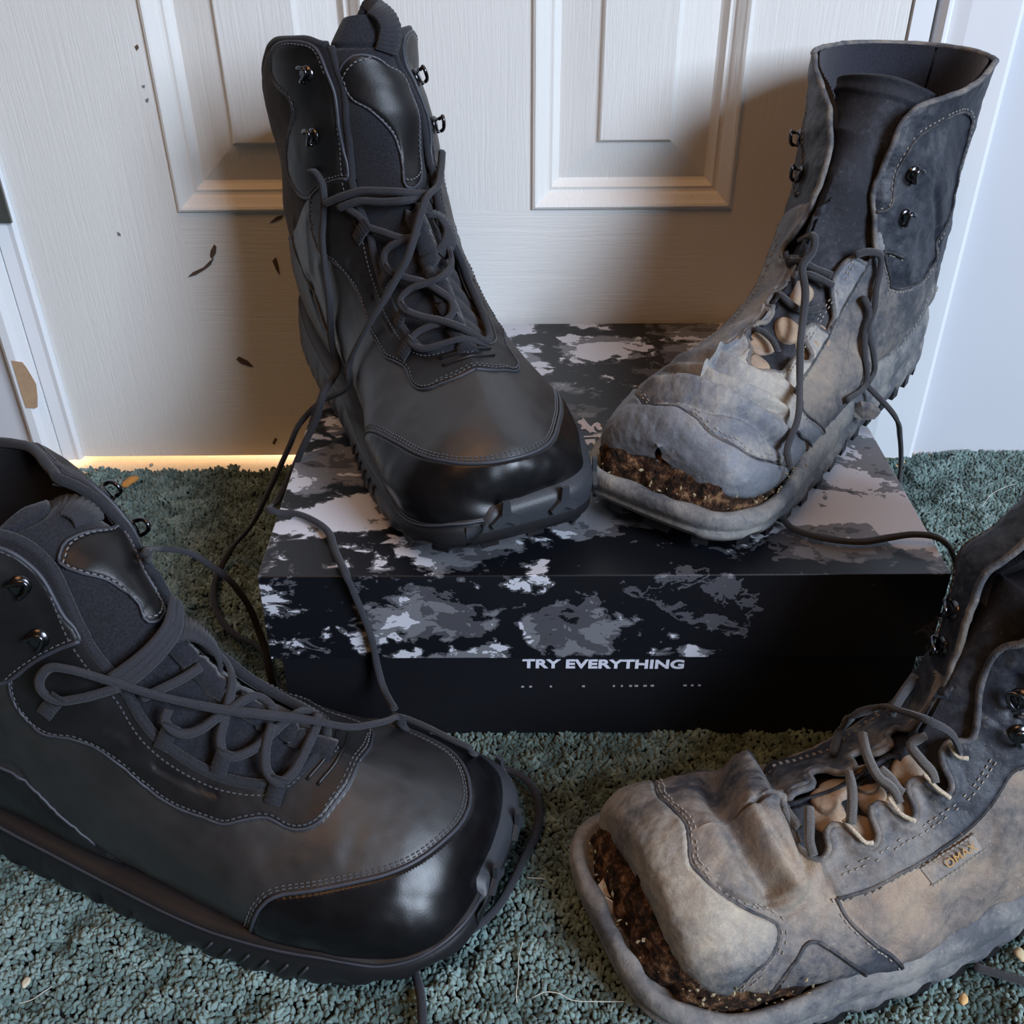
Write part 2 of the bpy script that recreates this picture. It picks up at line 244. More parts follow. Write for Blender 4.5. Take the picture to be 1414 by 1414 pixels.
[0.1788,0.3026,0.0075], [0.1445,0.2906,0.0075]]]],"free":[[[-0.1615,-0.3511,0.1662], [-0.1561,-0.3626,0.1795], [-0.1898,-0.27,0.1129], [-0.1842,-0.265,0.1086],
[-0.1765,-0.26,0.1018], [-0.1679,-0.26,0.0937], [-0.1598,-0.26,0.0843], [-0.1545,-0.26,0.0738], [-0.1506,-0.26,0.0615], [-0.1479,-0.262,0.0489], [-0.145,-0.266,0.0401],
[-0.1419,-0.2747,0.03], [-0.1398,-0.2789,0.012]], [[-0.0207,-0.3754,0.0693], [-0.0134,-0.3381,0.02], [-0.0038,-0.3362,0.012], [0.0047,-0.3418,0.012], [0.0107,-0.3512,0.012],
[0.0131,-0.3635,0.012], [0.0108,-0.378,0.012], [0.004,-0.3944,0.012], [-0.0021,-0.4084,0.012], [-0.009,-0.4209,0.012], [-0.0174,-0.4296,0.012], [-0.0266,-0.4362,0.012],
[-0.037,-0.4405,0.012], [-0.0472,-0.4388,0.01], [-0.0487,-0.4425,0.008], [-0.0446,-0.4538,0.012], [-0.0416,-0.4645,0.013],
[-0.0395,-0.4806,0.013]]]},"D":{"feat":{"cap":[[0.1946,-0.3988], [0.196,-0.3868], [0.1702,-0.2465], [0.1717,-0.1703], [0.1717,-0.0822], [0.1602,0.0581], [0.1488,0.1383],
[0.1559,0.1824], [0.166,0.2265], [0.1946,0.3026], [0.2175,0.3427], [0.2346,0.3788], [0.2318,0.4148], [0.216,0.4669], [0.1917,0.511]],"seam2":[[0.1702,0.2184], [0.186,0.2665],
[0.2103,0.3066], [0.2346,0.3226], [0.2632,0.3186], [0.2775,0.3066]],"ridge":[[0.3033,-0.3467], [0.2647,-0.1022], [0.2561,0.1383], [0.2589,0.2385],
[0.2647,0.2946]],"ridge2":[[0.3119,-0.3106], [0.2833,-0.0741], [0.2804,0.1503], [0.279,0.2545], [0.279,0.2946]],"valley":[[0.2704,-0.3667], [0.2289,-0.1463], [0.2203,0.0862],
[0.2232,0.1864], [0.2303,0.2545], [0.2375,0.2866]],"valley2":[[0.3333,-0.3667], [0.3076,-0.1423], [0.2976,0.1383], [0.2933,0.2345], [0.2847,0.2866]],"tri":[[0.2289,0.5792],
[0.2446,0.519], [0.2604,0.4709], [0.2732,0.4589], [0.2861,0.487], [0.3062,0.5591], [0.3319,0.6834], [0.3462,0.6794]],"strap":[[0.3104,0.3667], [0.3147,0.4188], [0.3262,0.4749],
[0.3448,0.5591], [0.3648,0.6633], [0.3805,0.6713]],"stay":[[0.3119,0.3667], [0.3462,0.3707], [0.3848,0.3627], [0.4206,0.3667], [0.4635,0.3627], [0.4921,0.3507], [0.5265,0.3307],
[0.5494,0.3186]],"stitch":[[0.3276,0.2866], [0.3619,0.2826], [0.4049,0.2745], [0.4335,0.2786], [0.475,0.2705], [0.5079,0.2625]],"tag":[[0.4092,0.3747], [0.475,0.3788],
[0.4764,0.4269], [0.4149,0.4309]],"h":[[0.6996,0.1463], [0.6667,0.1142], [0.6338,0.1022], [0.5923,0.1303], [0.5551,0.1864], [0.525,0.2224], [0.5036,0.2104], [0.4793,0.1864],
[0.4335,0.1984], [0.3834,0.1904], [0.3491,0.1904], [0.3276,0.1984], [0.3019,0.2064], [0.2933,0.1623], [0.2933,0.0581], [0.3062,-0.1463]],"collarseam":[[0.5536,0.3547],
[0.5494,0.3186], [0.5465,0.2745], [0.5365,0.2265]],"hooks":[[0.6237,0.2024], [0.588,0.2465]],"dots":[[0.3433,0.1383], [0.3948,0.1303], [0.3691,-0.1102], [0.3705,0.2265],
[0.4492,0.1463], [0.4292,0.2144]],"scuff":[[0.4177,0.4749]],"tabs":[[0.329,0.1904], [0.3848,0.1864], [0.4363,0.1904], [0.485,0.1663]],"notch":[[0.3076,0.2585], [0.3677,0.2745],
[0.4278,0.2705], [0.4778,0.2505]],"notchfar":[[0.3777,-0.1864], [0.4134,-0.1623]]},"lace":[["s",[[0.4907,-0.006,0.004], [0.4707,0.0661,0.004], [0.4692,0.1383,0.004],
[0.4721,0.1864,0.004], [0.4635,0.2144,0.004]]], ["s",[[0.4349,-0.1864,0.005], [0.4149,-0.0301,0.005], [0.412,0.0942,0.005], [0.4192,0.1583,0.005], [0.412,0.2104,0.005]]],
["s",[[0.4192,0.0581,0.003], [0.4235,0.1343,0.003], [0.4263,0.1743,0.003], [0.432,0.1944,0.003]]], ["s",[[0.3863,0.002,0.004], [0.3748,0.1182,0.004], [0.3634,0.1743,0.004],
[0.3534,0.2064,0.004]]], ["s",[[0.3205,0.0942,0.004], [0.3119,0.1623,0.004], [0.309,0.2064,0.004], [0.3047,0.2545,0.004]]], ["s",[[0.3104,-0.1303,0.003], [0.3047,0.0541,0.003],
[0.3062,0.1543,0.003]]], ["s",[[0.2904,0.0501,0.001], [0.2947,0.1343,0.001], [0.2961,0.1984,0.001]]], ["t",[[0.5093,0.1623,0.004], [0.5107,0.1904,0.004], [0.5193,0.2184,0.004]]],
["t",[[0.4607,0.1824,0.004], [0.4621,0.2265,0.004], [0.4721,0.2705,0.004]]], ["t",[[0.4049,0.1864,0.004], [0.4077,0.2385,0.004], [0.422,0.2786,0.004]]],
["t",[[0.3505,0.1864,0.003], [0.3548,0.2345,0.003], [0.3605,0.2665,0.003], [0.3705,0.2705,0.003]]]],"free":[[[0.144,-0.3954,0.0872], [0.1521,-0.3789,0.0847],
[0.154,-0.3851,0.1021], [0.1625,-0.3878,0.1093], [0.1634,-0.4064,0.1261], [0.1691,-0.4201,0.1343], [0.1791,-0.4195,0.1268], [0.1883,-0.4156,0.1111]], [[0.1619,-0.4012,0.1191],
[0.1678,-0.3928,0.1184], [0.1744,-0.3844,0.1179], [0.18,-0.3782,0.1189]], [[0.2044,-0.4533,0.014], [0.2114,-0.4561,0.014], [0.2197,-0.4593,0.014], [0.2309,-0.463,0.014]]]}}
# ---- object helpers ----------------------------------------------------------
COL = SC.collection
def link(name, me, mat=None, parent=None):
    o = bpy.data.objects.new(name, me); COL.objects.link(o)
    if mat is not None and me is not None and hasattr(me, 'materials') and not len(me.materials): me.materials.append(mat)
    if parent is not None: o.parent = parent
    return o
def mesh(name, V, F, mat=None, parent=None, smooth=True, normals=None):
    me = bpy.data.meshes.new(name); V = np.asarray(V, float)
    if isinstance(F, np.ndarray):
        n = len(F); me.vertices.add(len(V)); me.vertices.foreach_set('co', V.ravel())
        me.loops.add(F.size); me.loops.foreach_set('vertex_index', F.ravel().astype(np.int32))
        me.polygons.add(n); me.polygons.foreach_set('loop_start', (np.arange(n)*F.shape[1]).astype(np.int32))
        me.update(calc_edges=True)
    else:
        me.from_pydata([tuple(v) for v in V], [], [tuple(f) for f in F]); me.update()
    if smooth: me.polygons.foreach_set('use_smooth', [True]*len(me.polygons))
    if normals is not None: me.normals_split_custom_set_from_vertices([tuple(n) for n in normals])
    return link(name, me, mat, parent)
def tag(o, label=None, cat=None, group=None, kind=None):
    if label: o['label'] = label
    if cat: o['category'] = cat
    if group: o['group'] = group
    if kind: o['kind'] = kind
    return o
def empty(name, loc=(0, 0, 0), parent=None):
    o = bpy.data.objects.new(name, None); COL.objects.link(o); o.location = loc; o.empty_display_size = .02
    if parent: o.parent = parent
    return o
def grid_faces(nu, nv, closed_v=False):
    i = np.arange(nu-1)[:, None]; j = np.arange(nv if closed_v else nv-1)[None, :]
    j2 = (j+1) % nv
    return np.stack(np.broadcast_arrays(i*nv+j, i*nv+j2, (i+1)*nv+j2, (i+1)*nv+j), -1).reshape(-1, 4)
def box_vf(x0, x1, y0, y1, z0, z1):
    V = [(x0, y0, z0), (x1, y0, z0), (x1, y1, z0), (x0, y1, z0), (x0, y0, z1), (x1, y0, z1), (x1, y1, z1), (x0, y1, z1)]
    return V, [(0, 3, 2, 1), (4, 5, 6, 7), (0, 1, 5, 4), (1, 2, 6, 5), (2, 3, 7, 6), (3, 0, 4, 7)]
def bevel(o, w, seg=2):
    m = o.modifiers.new('bevel', 'BEVEL'); m.width = w; m.segments = seg; m.limit_method = 'ANGLE'; return o
def frames(P, N):
    """tangent, normal, binormal along polyline P with guide normals N"""
    T = np.gradient(P, axis=0); T /= np.linalg.norm(T, axis=1)[:, None]+1e-12
    N = N-np.sum(N*T, 1)[:, None]*T; l = np.linalg.norm(N, axis=1)[:, None]
    N = np.where(l < 1e-6, np.array([0, 0, 1.]), N/(l+1e-12)); B = np.cross(T, N); return T, N, B
def tube(P, N, prof, closed=False, caps=True, scale=None):
    """sweep profile (k,2: along binormal, along normal)"""
    T, Nn, B = frames(P, N); prof = np.asarray(prof, float); n, k = len(P), len(prof)
    s = np.ones(n) if scale is None else scale
    V = P[:, None]+B[:, None]*prof[None, :, :1]*s[:, None, None]+Nn[:, None]*prof[None, :, 1:]*s[:, None, None]
    V = V.reshape(-1, 3); F = grid_faces(n, k, True).tolist()
    if caps: F += [tuple(range(k))[::-1], tuple((n-1)*k+j for j in range(k))]
    return V, F
def circ(r, r2=None, k=8): a = np.linspace(0, 2*math.pi, k, endpoint=False); return np.stack([r*np.cos(a), (r2 or r)*np.sin(a)], -1)
def cord(w, t, ribs=3, k=16):
    a = np.linspace(0, 2*math.pi, k, endpoint=False); rr = 1+.15*np.cos(a*ribs*2)
    return np.stack([w*np.cos(a)*rr, t*np.sin(a)*rr], -1)
def merge(parts):
    V = []; F = []; o = 0
    for v, f in parts:
        V.append(np.asarray(v)); F += [tuple(int(i)+o for i in q) for q in f]; o += len(v)
    return np.vstack(V), F
# ---- materials ---------------------------------------------------------------
class NT:
    def __init__(s, name):
        s.m = bpy.data.materials.new(name); s.m.use_nodes = True; s.t = s.m.node_tree
        s.b = s.t.nodes['Principled BSDF']; s.L = s.t.links
    def n(s, typ, **k):
        nd = s.t.nodes.new(typ)
        for a, v in k.items():
            if a.startswith('i_'):
                key = a[2:]; key = int(key) if key.isdigit() else key.replace('_', ' ')
                nd.inputs[key].default_value = v
            else: setattr(nd, a, v)
        return nd
    def l(s, a, b): s.L.new(a, b); return s
    def co(s, scale=(1, 1, 1)):
        tc = s.n('ShaderNodeTexCoord'); mp = s.n('ShaderNodeMapping'); mp.inputs['Scale'].default_value = scale
        s.l(tc.outputs['Object'], mp.inputs[0]); return mp.outputs[0]
    def noise(s, vec, scale, det=4, rough=.55, dist=0):
        nd = s.n('ShaderNodeTexNoise'); nd.inputs['Scale'].default_value = scale; nd.inputs['Detail'].default_value = det
        nd.inputs['Roughness'].default_value = rough; nd.inputs['Distortion'].default_value = dist
        if vec is not None: s.l(vec, nd.inputs['Vector'])
        return nd.outputs['Fac']
    def ramp(s, fac, stops, interp='LINEAR'):
        r = s.n('ShaderNodeValToRGB'); e = r.color_ramp; e.interpolation = interp
        while len(e.elements) < len(stops): e.elements.new(.5)
        for el, (p, c) in zip(e.elements, stops):
            el.position = p; el.color = (*c, 1) if len(c) == 3 else c
        s.l(fac, r.inputs[0]); return r.outputs[0]
    def mix(s, fac, a, b):
        m = s.n('ShaderNodeMix', data_type='RGBA')
        for sock, v in ((m.inputs[0], fac), (m.inputs[6], a), (m.inputs[7], b)):
            if hasattr(v, 'type') and hasattr(v, 'links'): s.l(v, sock)
            elif isinstance(v, (int, float)): sock.default_value = v
            else: sock.default_value = (*v, 1)
        return m.outputs[2]
    def math(s, op, a, b=0, clamp=False):
        m = s.n('ShaderNodeMath', operation=op); m.use_clamp = clamp
        for sock, v in ((m.inputs[0], a), (m.inputs[1], b)):
            if isinstance(v, (int, float)): sock.default_value = v
            else: s.l(v, sock)
        return m.outputs[0]
    def bump(s, h, strength=.3, dist=.001, prev=None):
        b = s.n('ShaderNodeBump'); b.inputs['Strength'].default_value = strength; b.inputs['Distance'].default_value = dist
        s.l(h, b.inputs['Height'])
        if prev is not None: s.l(prev, b.inputs['Normal'])
        return b.outputs[0]
    def set(s, col=None, rough=None, spec=None, metal=None, normal=None, sheen=None, emis=None):
        for v, k in ((col, 'Base Color'), (rough, 'Roughness'), (spec, 'Specular IOR Level'), (metal, 'Metallic'), (normal, 'Normal')):
            if v is None: continue
            if isinstance(v, (int, float)): s.b.inputs[k].default_value = v
            elif isinstance(v, tuple): s.b.inputs[k].default_value = (*v, 1)
            else: s.l(v, s.b.inputs[k])
        if sheen is not None: s.b.inputs['Sheen Weight'].default_value = sheen; s.b.inputs['Sheen Roughness'].default_value = .5
        return s.m
def m_leather(name, col, rough, spec=.5, grain=900, gs=.12, dust=0.0):
    t = NT(name); c = t.co(); n1 = t.noise(c, grain, 3); n2 = t.noise(c, 60, 4)
    base = t.mix(t.ramp(n2, [(.35, (0, 0, 0)), (.7, (1, 1, 1))]), tuple(x*.8 for x in col), tuple(x*1.25 for x in col))
    r = t.math('ADD', t.math('MULTIPLY', n2, .18), rough-.09)
    return t.set(base, r, spec, normal=t.bump(n1, gs, .0006))
def m_fabric(name, col, rough=.9, scale=1400, sheen=.3, stripe=None):
    t = NT(name); c = t.co(); n1 = t.noise(c, scale, 2); n2 = t.noise(c, 45, 4)
    k = t.ramp(n1, [(.3, tuple(x*.45 for x in col)), (.7, tuple(x*1.6 for x in col))])
    base = t.mix(t.ramp(n2, [(.3, (0, 0, 0)), (.75, (.5, .5, .5))]), k, tuple(x*1.5 for x in col))
    return t.set(base, rough, .25, normal=t.bump(n1, .6, .0006), sheen=sheen)
def m_plain(name, col, rough=.5, spec=.5, metal=0, bs=0, bscale=300):
    t = NT(name); c = t.co(); n = t.noise(c, bscale, 3)
    base = t.mix(n, tuple(x*.82 for x in col), tuple(min(1, x*1.18) for x in col))
    return t.set(base, rough, spec, metal, normal=t.bump(n, bs, .0006) if bs else None)
def m_worn(name, dark, tan, amt=.5, rough=.62, scale=22, fl=.35):
    """old cracked leather: black finish rubbed through to grey and tan, fine cracks"""
    t = NT(name); c = t.co(); big = t.noise(c, scale, 6, .62, .4); fine = t.noise(c, 240, 5, .65); huge = t.noise(c, 9, 3)
    v = t.n('ShaderNodeTexVoronoi', feature='DISTANCE_TO_EDGE'); v.inputs['Scale'].default_value = 330
    wv = t.n('ShaderNodeMixRGB'); wv.inputs[0].default_value = .06
    t.l(c, wv.inputs[1]); nn = t.n('ShaderNodeTexNoise'); nn.inputs['Scale'].default_value = 60; t.l(c, nn.inputs['Vector']); t.l(nn.outputs['Color'], wv.inputs[2]); t.l(wv.outputs[0], v.inputs['Vector'])
    crack = t.ramp(v.outputs['Distance'], [(.0, (0, 0, 0)), (.08, (1, 1, 1))])
    fac = t.math('ADD', t.math('MULTIPLY', big, .75), t.math('ADD', t.math('MULTIPLY', fine, .28), t.math('MULTIPLY', huge, .35)))
    lo = 1.02-.42*amt
    k1 = t.ramp(fac, [(max(0, lo-.22), (0, 0, 0)), (lo+.08, (1, 1, 1))])
    grey = tuple(.5*(a+b)*1.1 for a, b in zip((.115, .128, .155), dark))
    base = t.mix(t.ramp(fac, [(lo-.3, (0, 0, 0)), (lo-.05, (1, 1, 1))]), dark, grey)
    base = t.mix(k1, base, tan)
    fleck = t.ramp(t.noise(c, 420, 2), [(.66, (0, 0, 0)), (.72, (1, 1, 1))])
    base = t.mix(t.math('MULTIPLY', fleck, fl), base, (.38, .33, .27))
    base = t.mix(t.math('MULTIPLY', t.math('SUBTRACT', 1, crack), .22), base, (.03, .027, .025))
    rr = t.math('ADD', t.math('MULTIPLY', fac, .35), rough-.22)
    nb = t.bump(crack, .12, .0004); nb = t.bump(fine, .45, .0011, nb); nb = t.bump(big, .3, .003, nb)
    return t.set(base, rr, .4, normal=nb)
M = {}
M['new_leather'] = m_leather('new_black_leather', (.009, .009, .010), .42, .35)
M['vamp_leather'] = m_leather('matte_black_leather', (.015, .0145, .015), .44, .85, 1100, .06)
M['cap_leather'] = m_leather('toe_cap_leather', (.004, .004, .005), .30, .38, 1200, .05)
M['dark_fabric'] = m_fabric('black_mesh_fabric', (.009, .009, .012), .9, 1400, .08)
M['soft_fabric'] = m_fabric('charcoal_brushed_lining', (.013, .014, .019), .9, 900, .15)
M['binding'] = m_fabric('edge_binding', (.015, .016, .021), .8, 1500, .12)
M['piping'] = m_plain('cut_leather_edge', (.036, .040, .052), .5)
M['thread'] = m_plain('grey_thread', (.07, .072, .08), .6)
M['patch_thread'] = m_plain('dull_patch_thread', (.13, .13, .14), .7)
M['old_thread'] = m_plain('dusty_thread', (.27, .25, .22), .7)
M['lace'] = m_fabric('black_lace_cord', (.024, .025, .031), .75, 2200, .1)
M['old_lace'] = m_fabric('dusty_lace_cord', (.085, .080, .076), .85, 2200, .3)
M['old_lace_dark'] = m_fabric('faded_black_lace', (.032, .033, .038), .85, 2200, .2)
M['tan_cord'] = m_fabric('frayed_tan_cord', (.42, .36, .27), .9, 1500)
M['rubber'] = m_plain('black_sole_rubber', (.009, .009, .011), .5, .45, 0, .15, 700)
M['bumper'] = m_plain('grey_toe_rubber', (.030, .034, .041), .48, .45, 0, .2, 900)
M['metal'] = m_plain('black_chrome', (.10, .10, .11), .22, .6, 1)
M['old_leather'] = m_worn('worn_black_leather', (.034, .037, .048), (.36, .29, .215), .48)
M['old_leather_cool'] = m_worn('worn_blue_black_leather', (.125, .135, .158), (.44, .40, .33), .40)
M['old_cap_cool'] = m_worn('scuffed_blue_grey_toe_leather', (.155, .170, .195), (.36, .33, .28), .22, .50, 16)
M['old_cap'] = m_worn('scuffed_toe_leather', (.085, .087, .090), (.46, .40, .31), .50, .6, 16)
M['old_tan'] = m_worn('tan_rubbed_leather', (.055, .052, .051), (.33, .25, .18), .66, .72, 26)
M['old_dark'] = m_worn('dark_collar_leather', (.018, .021, .031), (.14, .12, .10), .20, .5, 22, .12)
M['old_sole'] = m_worn('dirty_sole_rubber', (.075, .080, .090), (.33, .31, .27), .50, .75, 30)
M['navy_fabric'] = m_fabric('dark_navy_lining', (.014, .016, .026), .85, 1100, .3)
M['stud'] = m_worn('rubbed_tan_leather', (.13, .085, .06), (.36, .26, .175), .8, .6, 60)
def _torn():
    t = NT('torn_fibrous_board'); c = t.co(); n = t.noise(c, 160, 6, .7); b = t.noise(c, 420, 4, .7)
    col = t.ramp(n, [(.40, (.008, .006, .005)), (.52, (.06, .03, .017)), (.62, (.24, .13, .065)), (.74, (.46, .36, .24))])
    return t.set(col, .9, .2, normal=t.bump(b, .9, .003))
M['torn'] = _torn()
# ---- boot construction --------------------------------------------------------
def sd_uv(U, V, SU, SV, poly):
    """signed distance (m, inside negative) of grid points to a closed uv polygon, local metric"""
    poly = np.asarray(poly, float); d = np.full(U.shape, 1e9); ins = np.zeros(U.shape, bool); n = len(poly)
    for i in range(n):
        a = poly[i]; b = poly[(i+1) % n]; ex = (b[0]-a[0])*SU; ey = (b[1]-a[1])*SV
        wx = (U-a[0])*SU; wy = (V-a[1])*SV; t = np.clip((wx*ex+wy*ey)/(ex*ex+ey*ey+1e-14), 0, 1)
        d = np.minimum(d, (wx-ex*t)**2+(wy-ey*t)**2)
        ins ^= ((a[1] > V) != (b[1] > V)) & (U < (b[0]-a[0])*(V-a[1])/(b[1]-a[1]+1e-15)+a[0])
    d = np.sqrt(d); return np.where(ins, -d, d)
def d_uv(U, V, SU, SV, line):
    d = np.full(U.shape, 1e9)
    for a, b in zip(line[:-1], line[1:]):
        ex = (b[0]-a[0])*SU; ey = (b[1]-a[1])*SV; wx = (U-a[0])*SU; wy = (V-a[1])*SV
        t = np.clip((wx*ex+wy*ey)/(ex*ex+ey*ey+1e-14), 0, 1); d = np.minimum(d, (wx-ex*t)**2+(wy-ey*t)**2)
    return np.sqrt(d)
def gauss(d, s): return np.exp(-(d/s)**2)
def sm(pts, n=60, closed=False):
    pts = np.asarray(pts, float)
    if closed:
        c = crom(np.vstack([pts[-2:], pts, pts[:3]])*[1, .6], n*2)/[1, .6]
        # keep simple: smooth open spline then close
        return crom(pts*[1, .6], n)/[1, .6]
    return crom(pts*[1, .6], n)/[1, .6]
def mir(h):
    """half curve (u,|v|) listed from the top down to v=0 -> whole curve, left then right"""
    h = np.asarray(h, float); L = h*[1, -1]; R = h[::-1]
    return np.vstack([L, R[1:] if abs(h[-1][1]) < 1e-6 else R])
class Boot:
    NU, NV = 300, 264
    def __init__(s, key, st, toe, heel, label, ext=(0, 0)):
        s.key = key; s.st = np.array(st, float)
        R, o = pose(toe, heel); s.R, s.o = R, o
        s.root = empty('boot', tuple(o)); s.root.matrix_world = Matrix.Translation(Vector(o)) @ Matrix(R.tolist()).to_4x4()
        tag(s.root, label, 'boot')
        s.us = np.linspace(0, 1, s.NU); a = np.linspace(-1, 1, s.NV); s.vs = np.sign(a)*(.62*np.abs(a)+.38*np.abs(a)**2.2)
        s.G = ring_grid(s.st, s.us, s.vs); s.N = s.normals(s.G)
        s.U, s.V = np.meshgrid(s.us, s.vs, indexing='ij')
        s.SU = np.linalg.norm(np.gradient(s.G, s.us, axis=0), axis=2); s.SV = np.linalg.norm(np.gradient(s.G, s.vs, axis=1), axis=2)
        s.SU = np.clip(s.SU, .05, None); s.SV = np.clip(s.SV, .008, None)
        s.disp = np.zeros(s.U.shape); s.P = s.G
    def normals(s, G):
        n = np.cross(np.gradient(G, axis=0), np.gradient(G, axis=1)); n /= np.linalg.norm(n, axis=2)[..., None]+1e-12
        i, j = int(.3*G.shape[0]), G.shape[1]//2
        return n if n[i, j, 2] > 0 else -n
    def poly(s, pts): return sd_uv(s.U, s.V, s.SU, s.SV, pts)
    def line(s, pts): return d_uv(s.U, s.V, s.SU, s.SV, np.asarray(pts, float))
    def finish(s):
        s.P = s.G+s.N*s.disp[..., None]; s.NP = s.normals(s.P)
    def base(s, u, v):
        P_, N_ = s.P, s.NP; s.P, s.NP = s.G, s.N; r = s.at(u, v); s.P, s.NP = P_, N_; return r
    def at(s, u, v, h=0.0):
        """points on the finished surface; u past 1 runs on up the shaft"""
        u = np.atleast_1d(np.asarray(u, float)); v = np.atleast_1d(np.asarray(v, float)); v = np.broadcast_to(v, u.shape)
        uc = np.clip(u, 0, 1); fi = uc*(s.NU-1); i = np.minimum(fi.astype(int), s.NU-2); a = (fi-i)[:, None]
        j = np.clip(np.searchsorted(s.vs, v)-1, 0, s.NV-2); b = ((v-s.vs[j])/(s.vs[j+1]-s.vs[j]))[:, None]
        def bl(A): return (A[i, j]*(1-a)*(1-b)+A[i+1, j]*a*(1-b)+A[i, j+1]*(1-a)*b+A[i+1, j+1]*a*b)
        p = bl(s.P); n = bl(s.NP)
        over = np.clip(u-1, 0, None)[:, None]
        if over.any():
            k = int(.9*(s.NU-1)); d = (s.G[-1, j]-s.G[k, j])/(1-s.us[k]); p = p+over*d
        n /= np.linalg.norm(n, axis=1)[:, None]+1e-12
        return p+n*np.asarray(h, float).reshape(-1, 1) if np.ndim(h) else p+n*h, n
    def mk(s, name, V, F, mat, parent=None, **k):
        return mesh(name, V, F, mat, parent or s.root, **k)
    def split(s, labels, mats, hole):
        """labels: face label array -> one mesh per label"""
        F = grid_faces(s.NU, s.NV)
        c = lambda A: (A[:-1, :-1]+A[1:, :-1]+A[:-1, 1:]+A[1:, 1:]).reshape(-1)/4
        keep = c(hole) > 0; lab = labels
        Pf = s.P.reshape(-1, 3); Nf = s.NP.reshape(-1, 3); out = {}
        for k, (name, mat) in mats.items():
            f = F[(lab == k) & keep]
            if not len(f): continue
            idx, inv = np.unique(f, return_inverse=True)
            out[k] = s.mk(name, Pf[idx], inv.reshape(-1, 4), mat, normals=Nf[idx])
        return out
    def fc(s, A): return (A[:-1, :-1]+A[1:, :-1]+A[:-1, 1:]+A[1:, 1:]).reshape(-1)/4
    def path(s, uv, h=0.0, step=.0016):
        uv = np.asarray(uv, float); p, _ = s.at(uv[:, 0], uv[:, 1])
        L = np.linalg.norm(np.diff(p, axis=0), axis=1).sum(); n = max(6, int(L/step))
        # resample uv by 3-D length
        t = np.concatenate([[0], np.cumsum(np.linalg.norm(np.diff(p, axis=0), axis=1)+1e-9)]); tt = np.linspace(0, t[-1], n)
        q = np.stack([np.interp(tt, t, uv[:, 0]), np.interp(tt, t, uv[:, 1])], -1)
        P, N = s.at(q[:, 0], q[:, 1], h); return P, N, q
    def piping(s, uv, r=.0007, h=.0002, k=6):
        P, N, _ = s.path(uv, h, .002); return tube(P, N, circ(r, None, k))
    def stitches(s, uv, off, length=.0017, gap=.0026, w=.00032, hh=.0004, lift=.00025, inside=None):
        P, N, q = s.path(uv, 0, gap); T = np.gradient(P, axis=0); T /= np.linalg.norm(T, axis=1)[:, None]+1e-12
        B = np.cross(N, T); parts = []
        Q = P+B*off
        for p, t, n, b in zip(Q, T, N, B):
            hit = s.bvh().find_nearest(Vector(p))
            if hit[0] is None: continue
            p = np.array(hit[0])+n*lift; t = t*length/2; bb = b*w; nn = n*hh
            V = [p-t*1.0-bb, p-t-(-bb), p+t+bb, p+t-bb, p-t*.7-bb*.8+nn, p-t*.7+bb*.8+nn, p+t*.7+bb*.8+nn, p+t*.7-bb*.8+nn]
            parts.append((np.array(V), [(0, 1, 5, 4), (1, 2, 6, 5), (2, 3, 7, 6), (3, 0, 4, 7), (4, 5, 6, 7)]))
        return parts
    def bvh(s):
        if not hasattr(s, '_bvh'):
            P = s.P[::2, ::2]; s._bvh = BVHTree.FromPolygons(P.reshape(-1, 3).tolist(), grid_faces(P.shape[0], P.shape[1]).tolist())
        return s._bvh
    def lace(s, pts, w=.0019, t=.0013, mat=None, name='lace', parent=None, ribs=3):
        pts = np.asarray(pts, float); P, N = s.at(pts[:, 0], pts[:, 1]); P = P+N*pts[:, 2:3]
        n = max(12, int(np.linalg.norm(np.diff(P, axis=0), axis=1).sum()/.0017))
        Q = crom(P, n); k = np.linspace(0, len(pts)-1, n)
        NN = np.stack([np.interp(k, range(len(pts)), N[:, i]) for i in range(3)], -1)
        return tube(Q, NN, cord(w, t, ribs))
    def world_path(s, W, w=.0019, t=.0013, ribs=3):
        P = (np.asarray(W, float)-s.o) @ s.R; n = max(12, int(np.linalg.norm(np.diff(P, axis=0), axis=1).sum()/.0022))
        Q = crom(P, n); up = np.tile(np.array([0.25, -.3, 1.]) @ s.R, (n, 1)); return tube(Q, up, cord(w, t, ribs, 12))
    def hook(s, u, v, side, mat, size=1.0):
        (p,), (n,) = s.at([u], [v], .0006); (p2,), _ = s.at([u], [v+.02*side]); b = p2-p; b -= n*(b @ n); b /= np.linalg.norm(b)
        t = np.cross(n, b); z = size
        a = np.linspace(0, 2*math.pi, 14, endpoint=False)
        disc = [p+(np.cos(x)*b+np.sin(x)*t)*.0046*z for x in a]+[p+n*.0012+(np.cos(x)*b+np.sin(x)*t)*.0040*z for x in a]
        F = [(i, (i+1) % 14, 14+(i+1) % 14, 14+i) for i in range(14)]+[tuple(range(14, 28))]
        w = [(-.0036, .0), (-.0036, .0030), (-.0034, .0052), (-.0026, .0066), (-.0010, .0072), (.0010, .0072), (.0026, .0066), (.0034, .0052), (.0036, .0030), (.0036, .0)]
        bx = [-.0026, -.0030, -.0014, .0020, .0042, .0042, .0020, -.0014, -.0030, -.0026]
        Q = crom(np.array([p+t*a_*z+n*h_*z*.8+b*c_*z for (a_, h_), c_ in zip(w, bx)]), 34)
        return merge([(np.array(disc), F), tube(Q, np.tile(n, (34, 1)), circ(.00105*z, None, 8))])
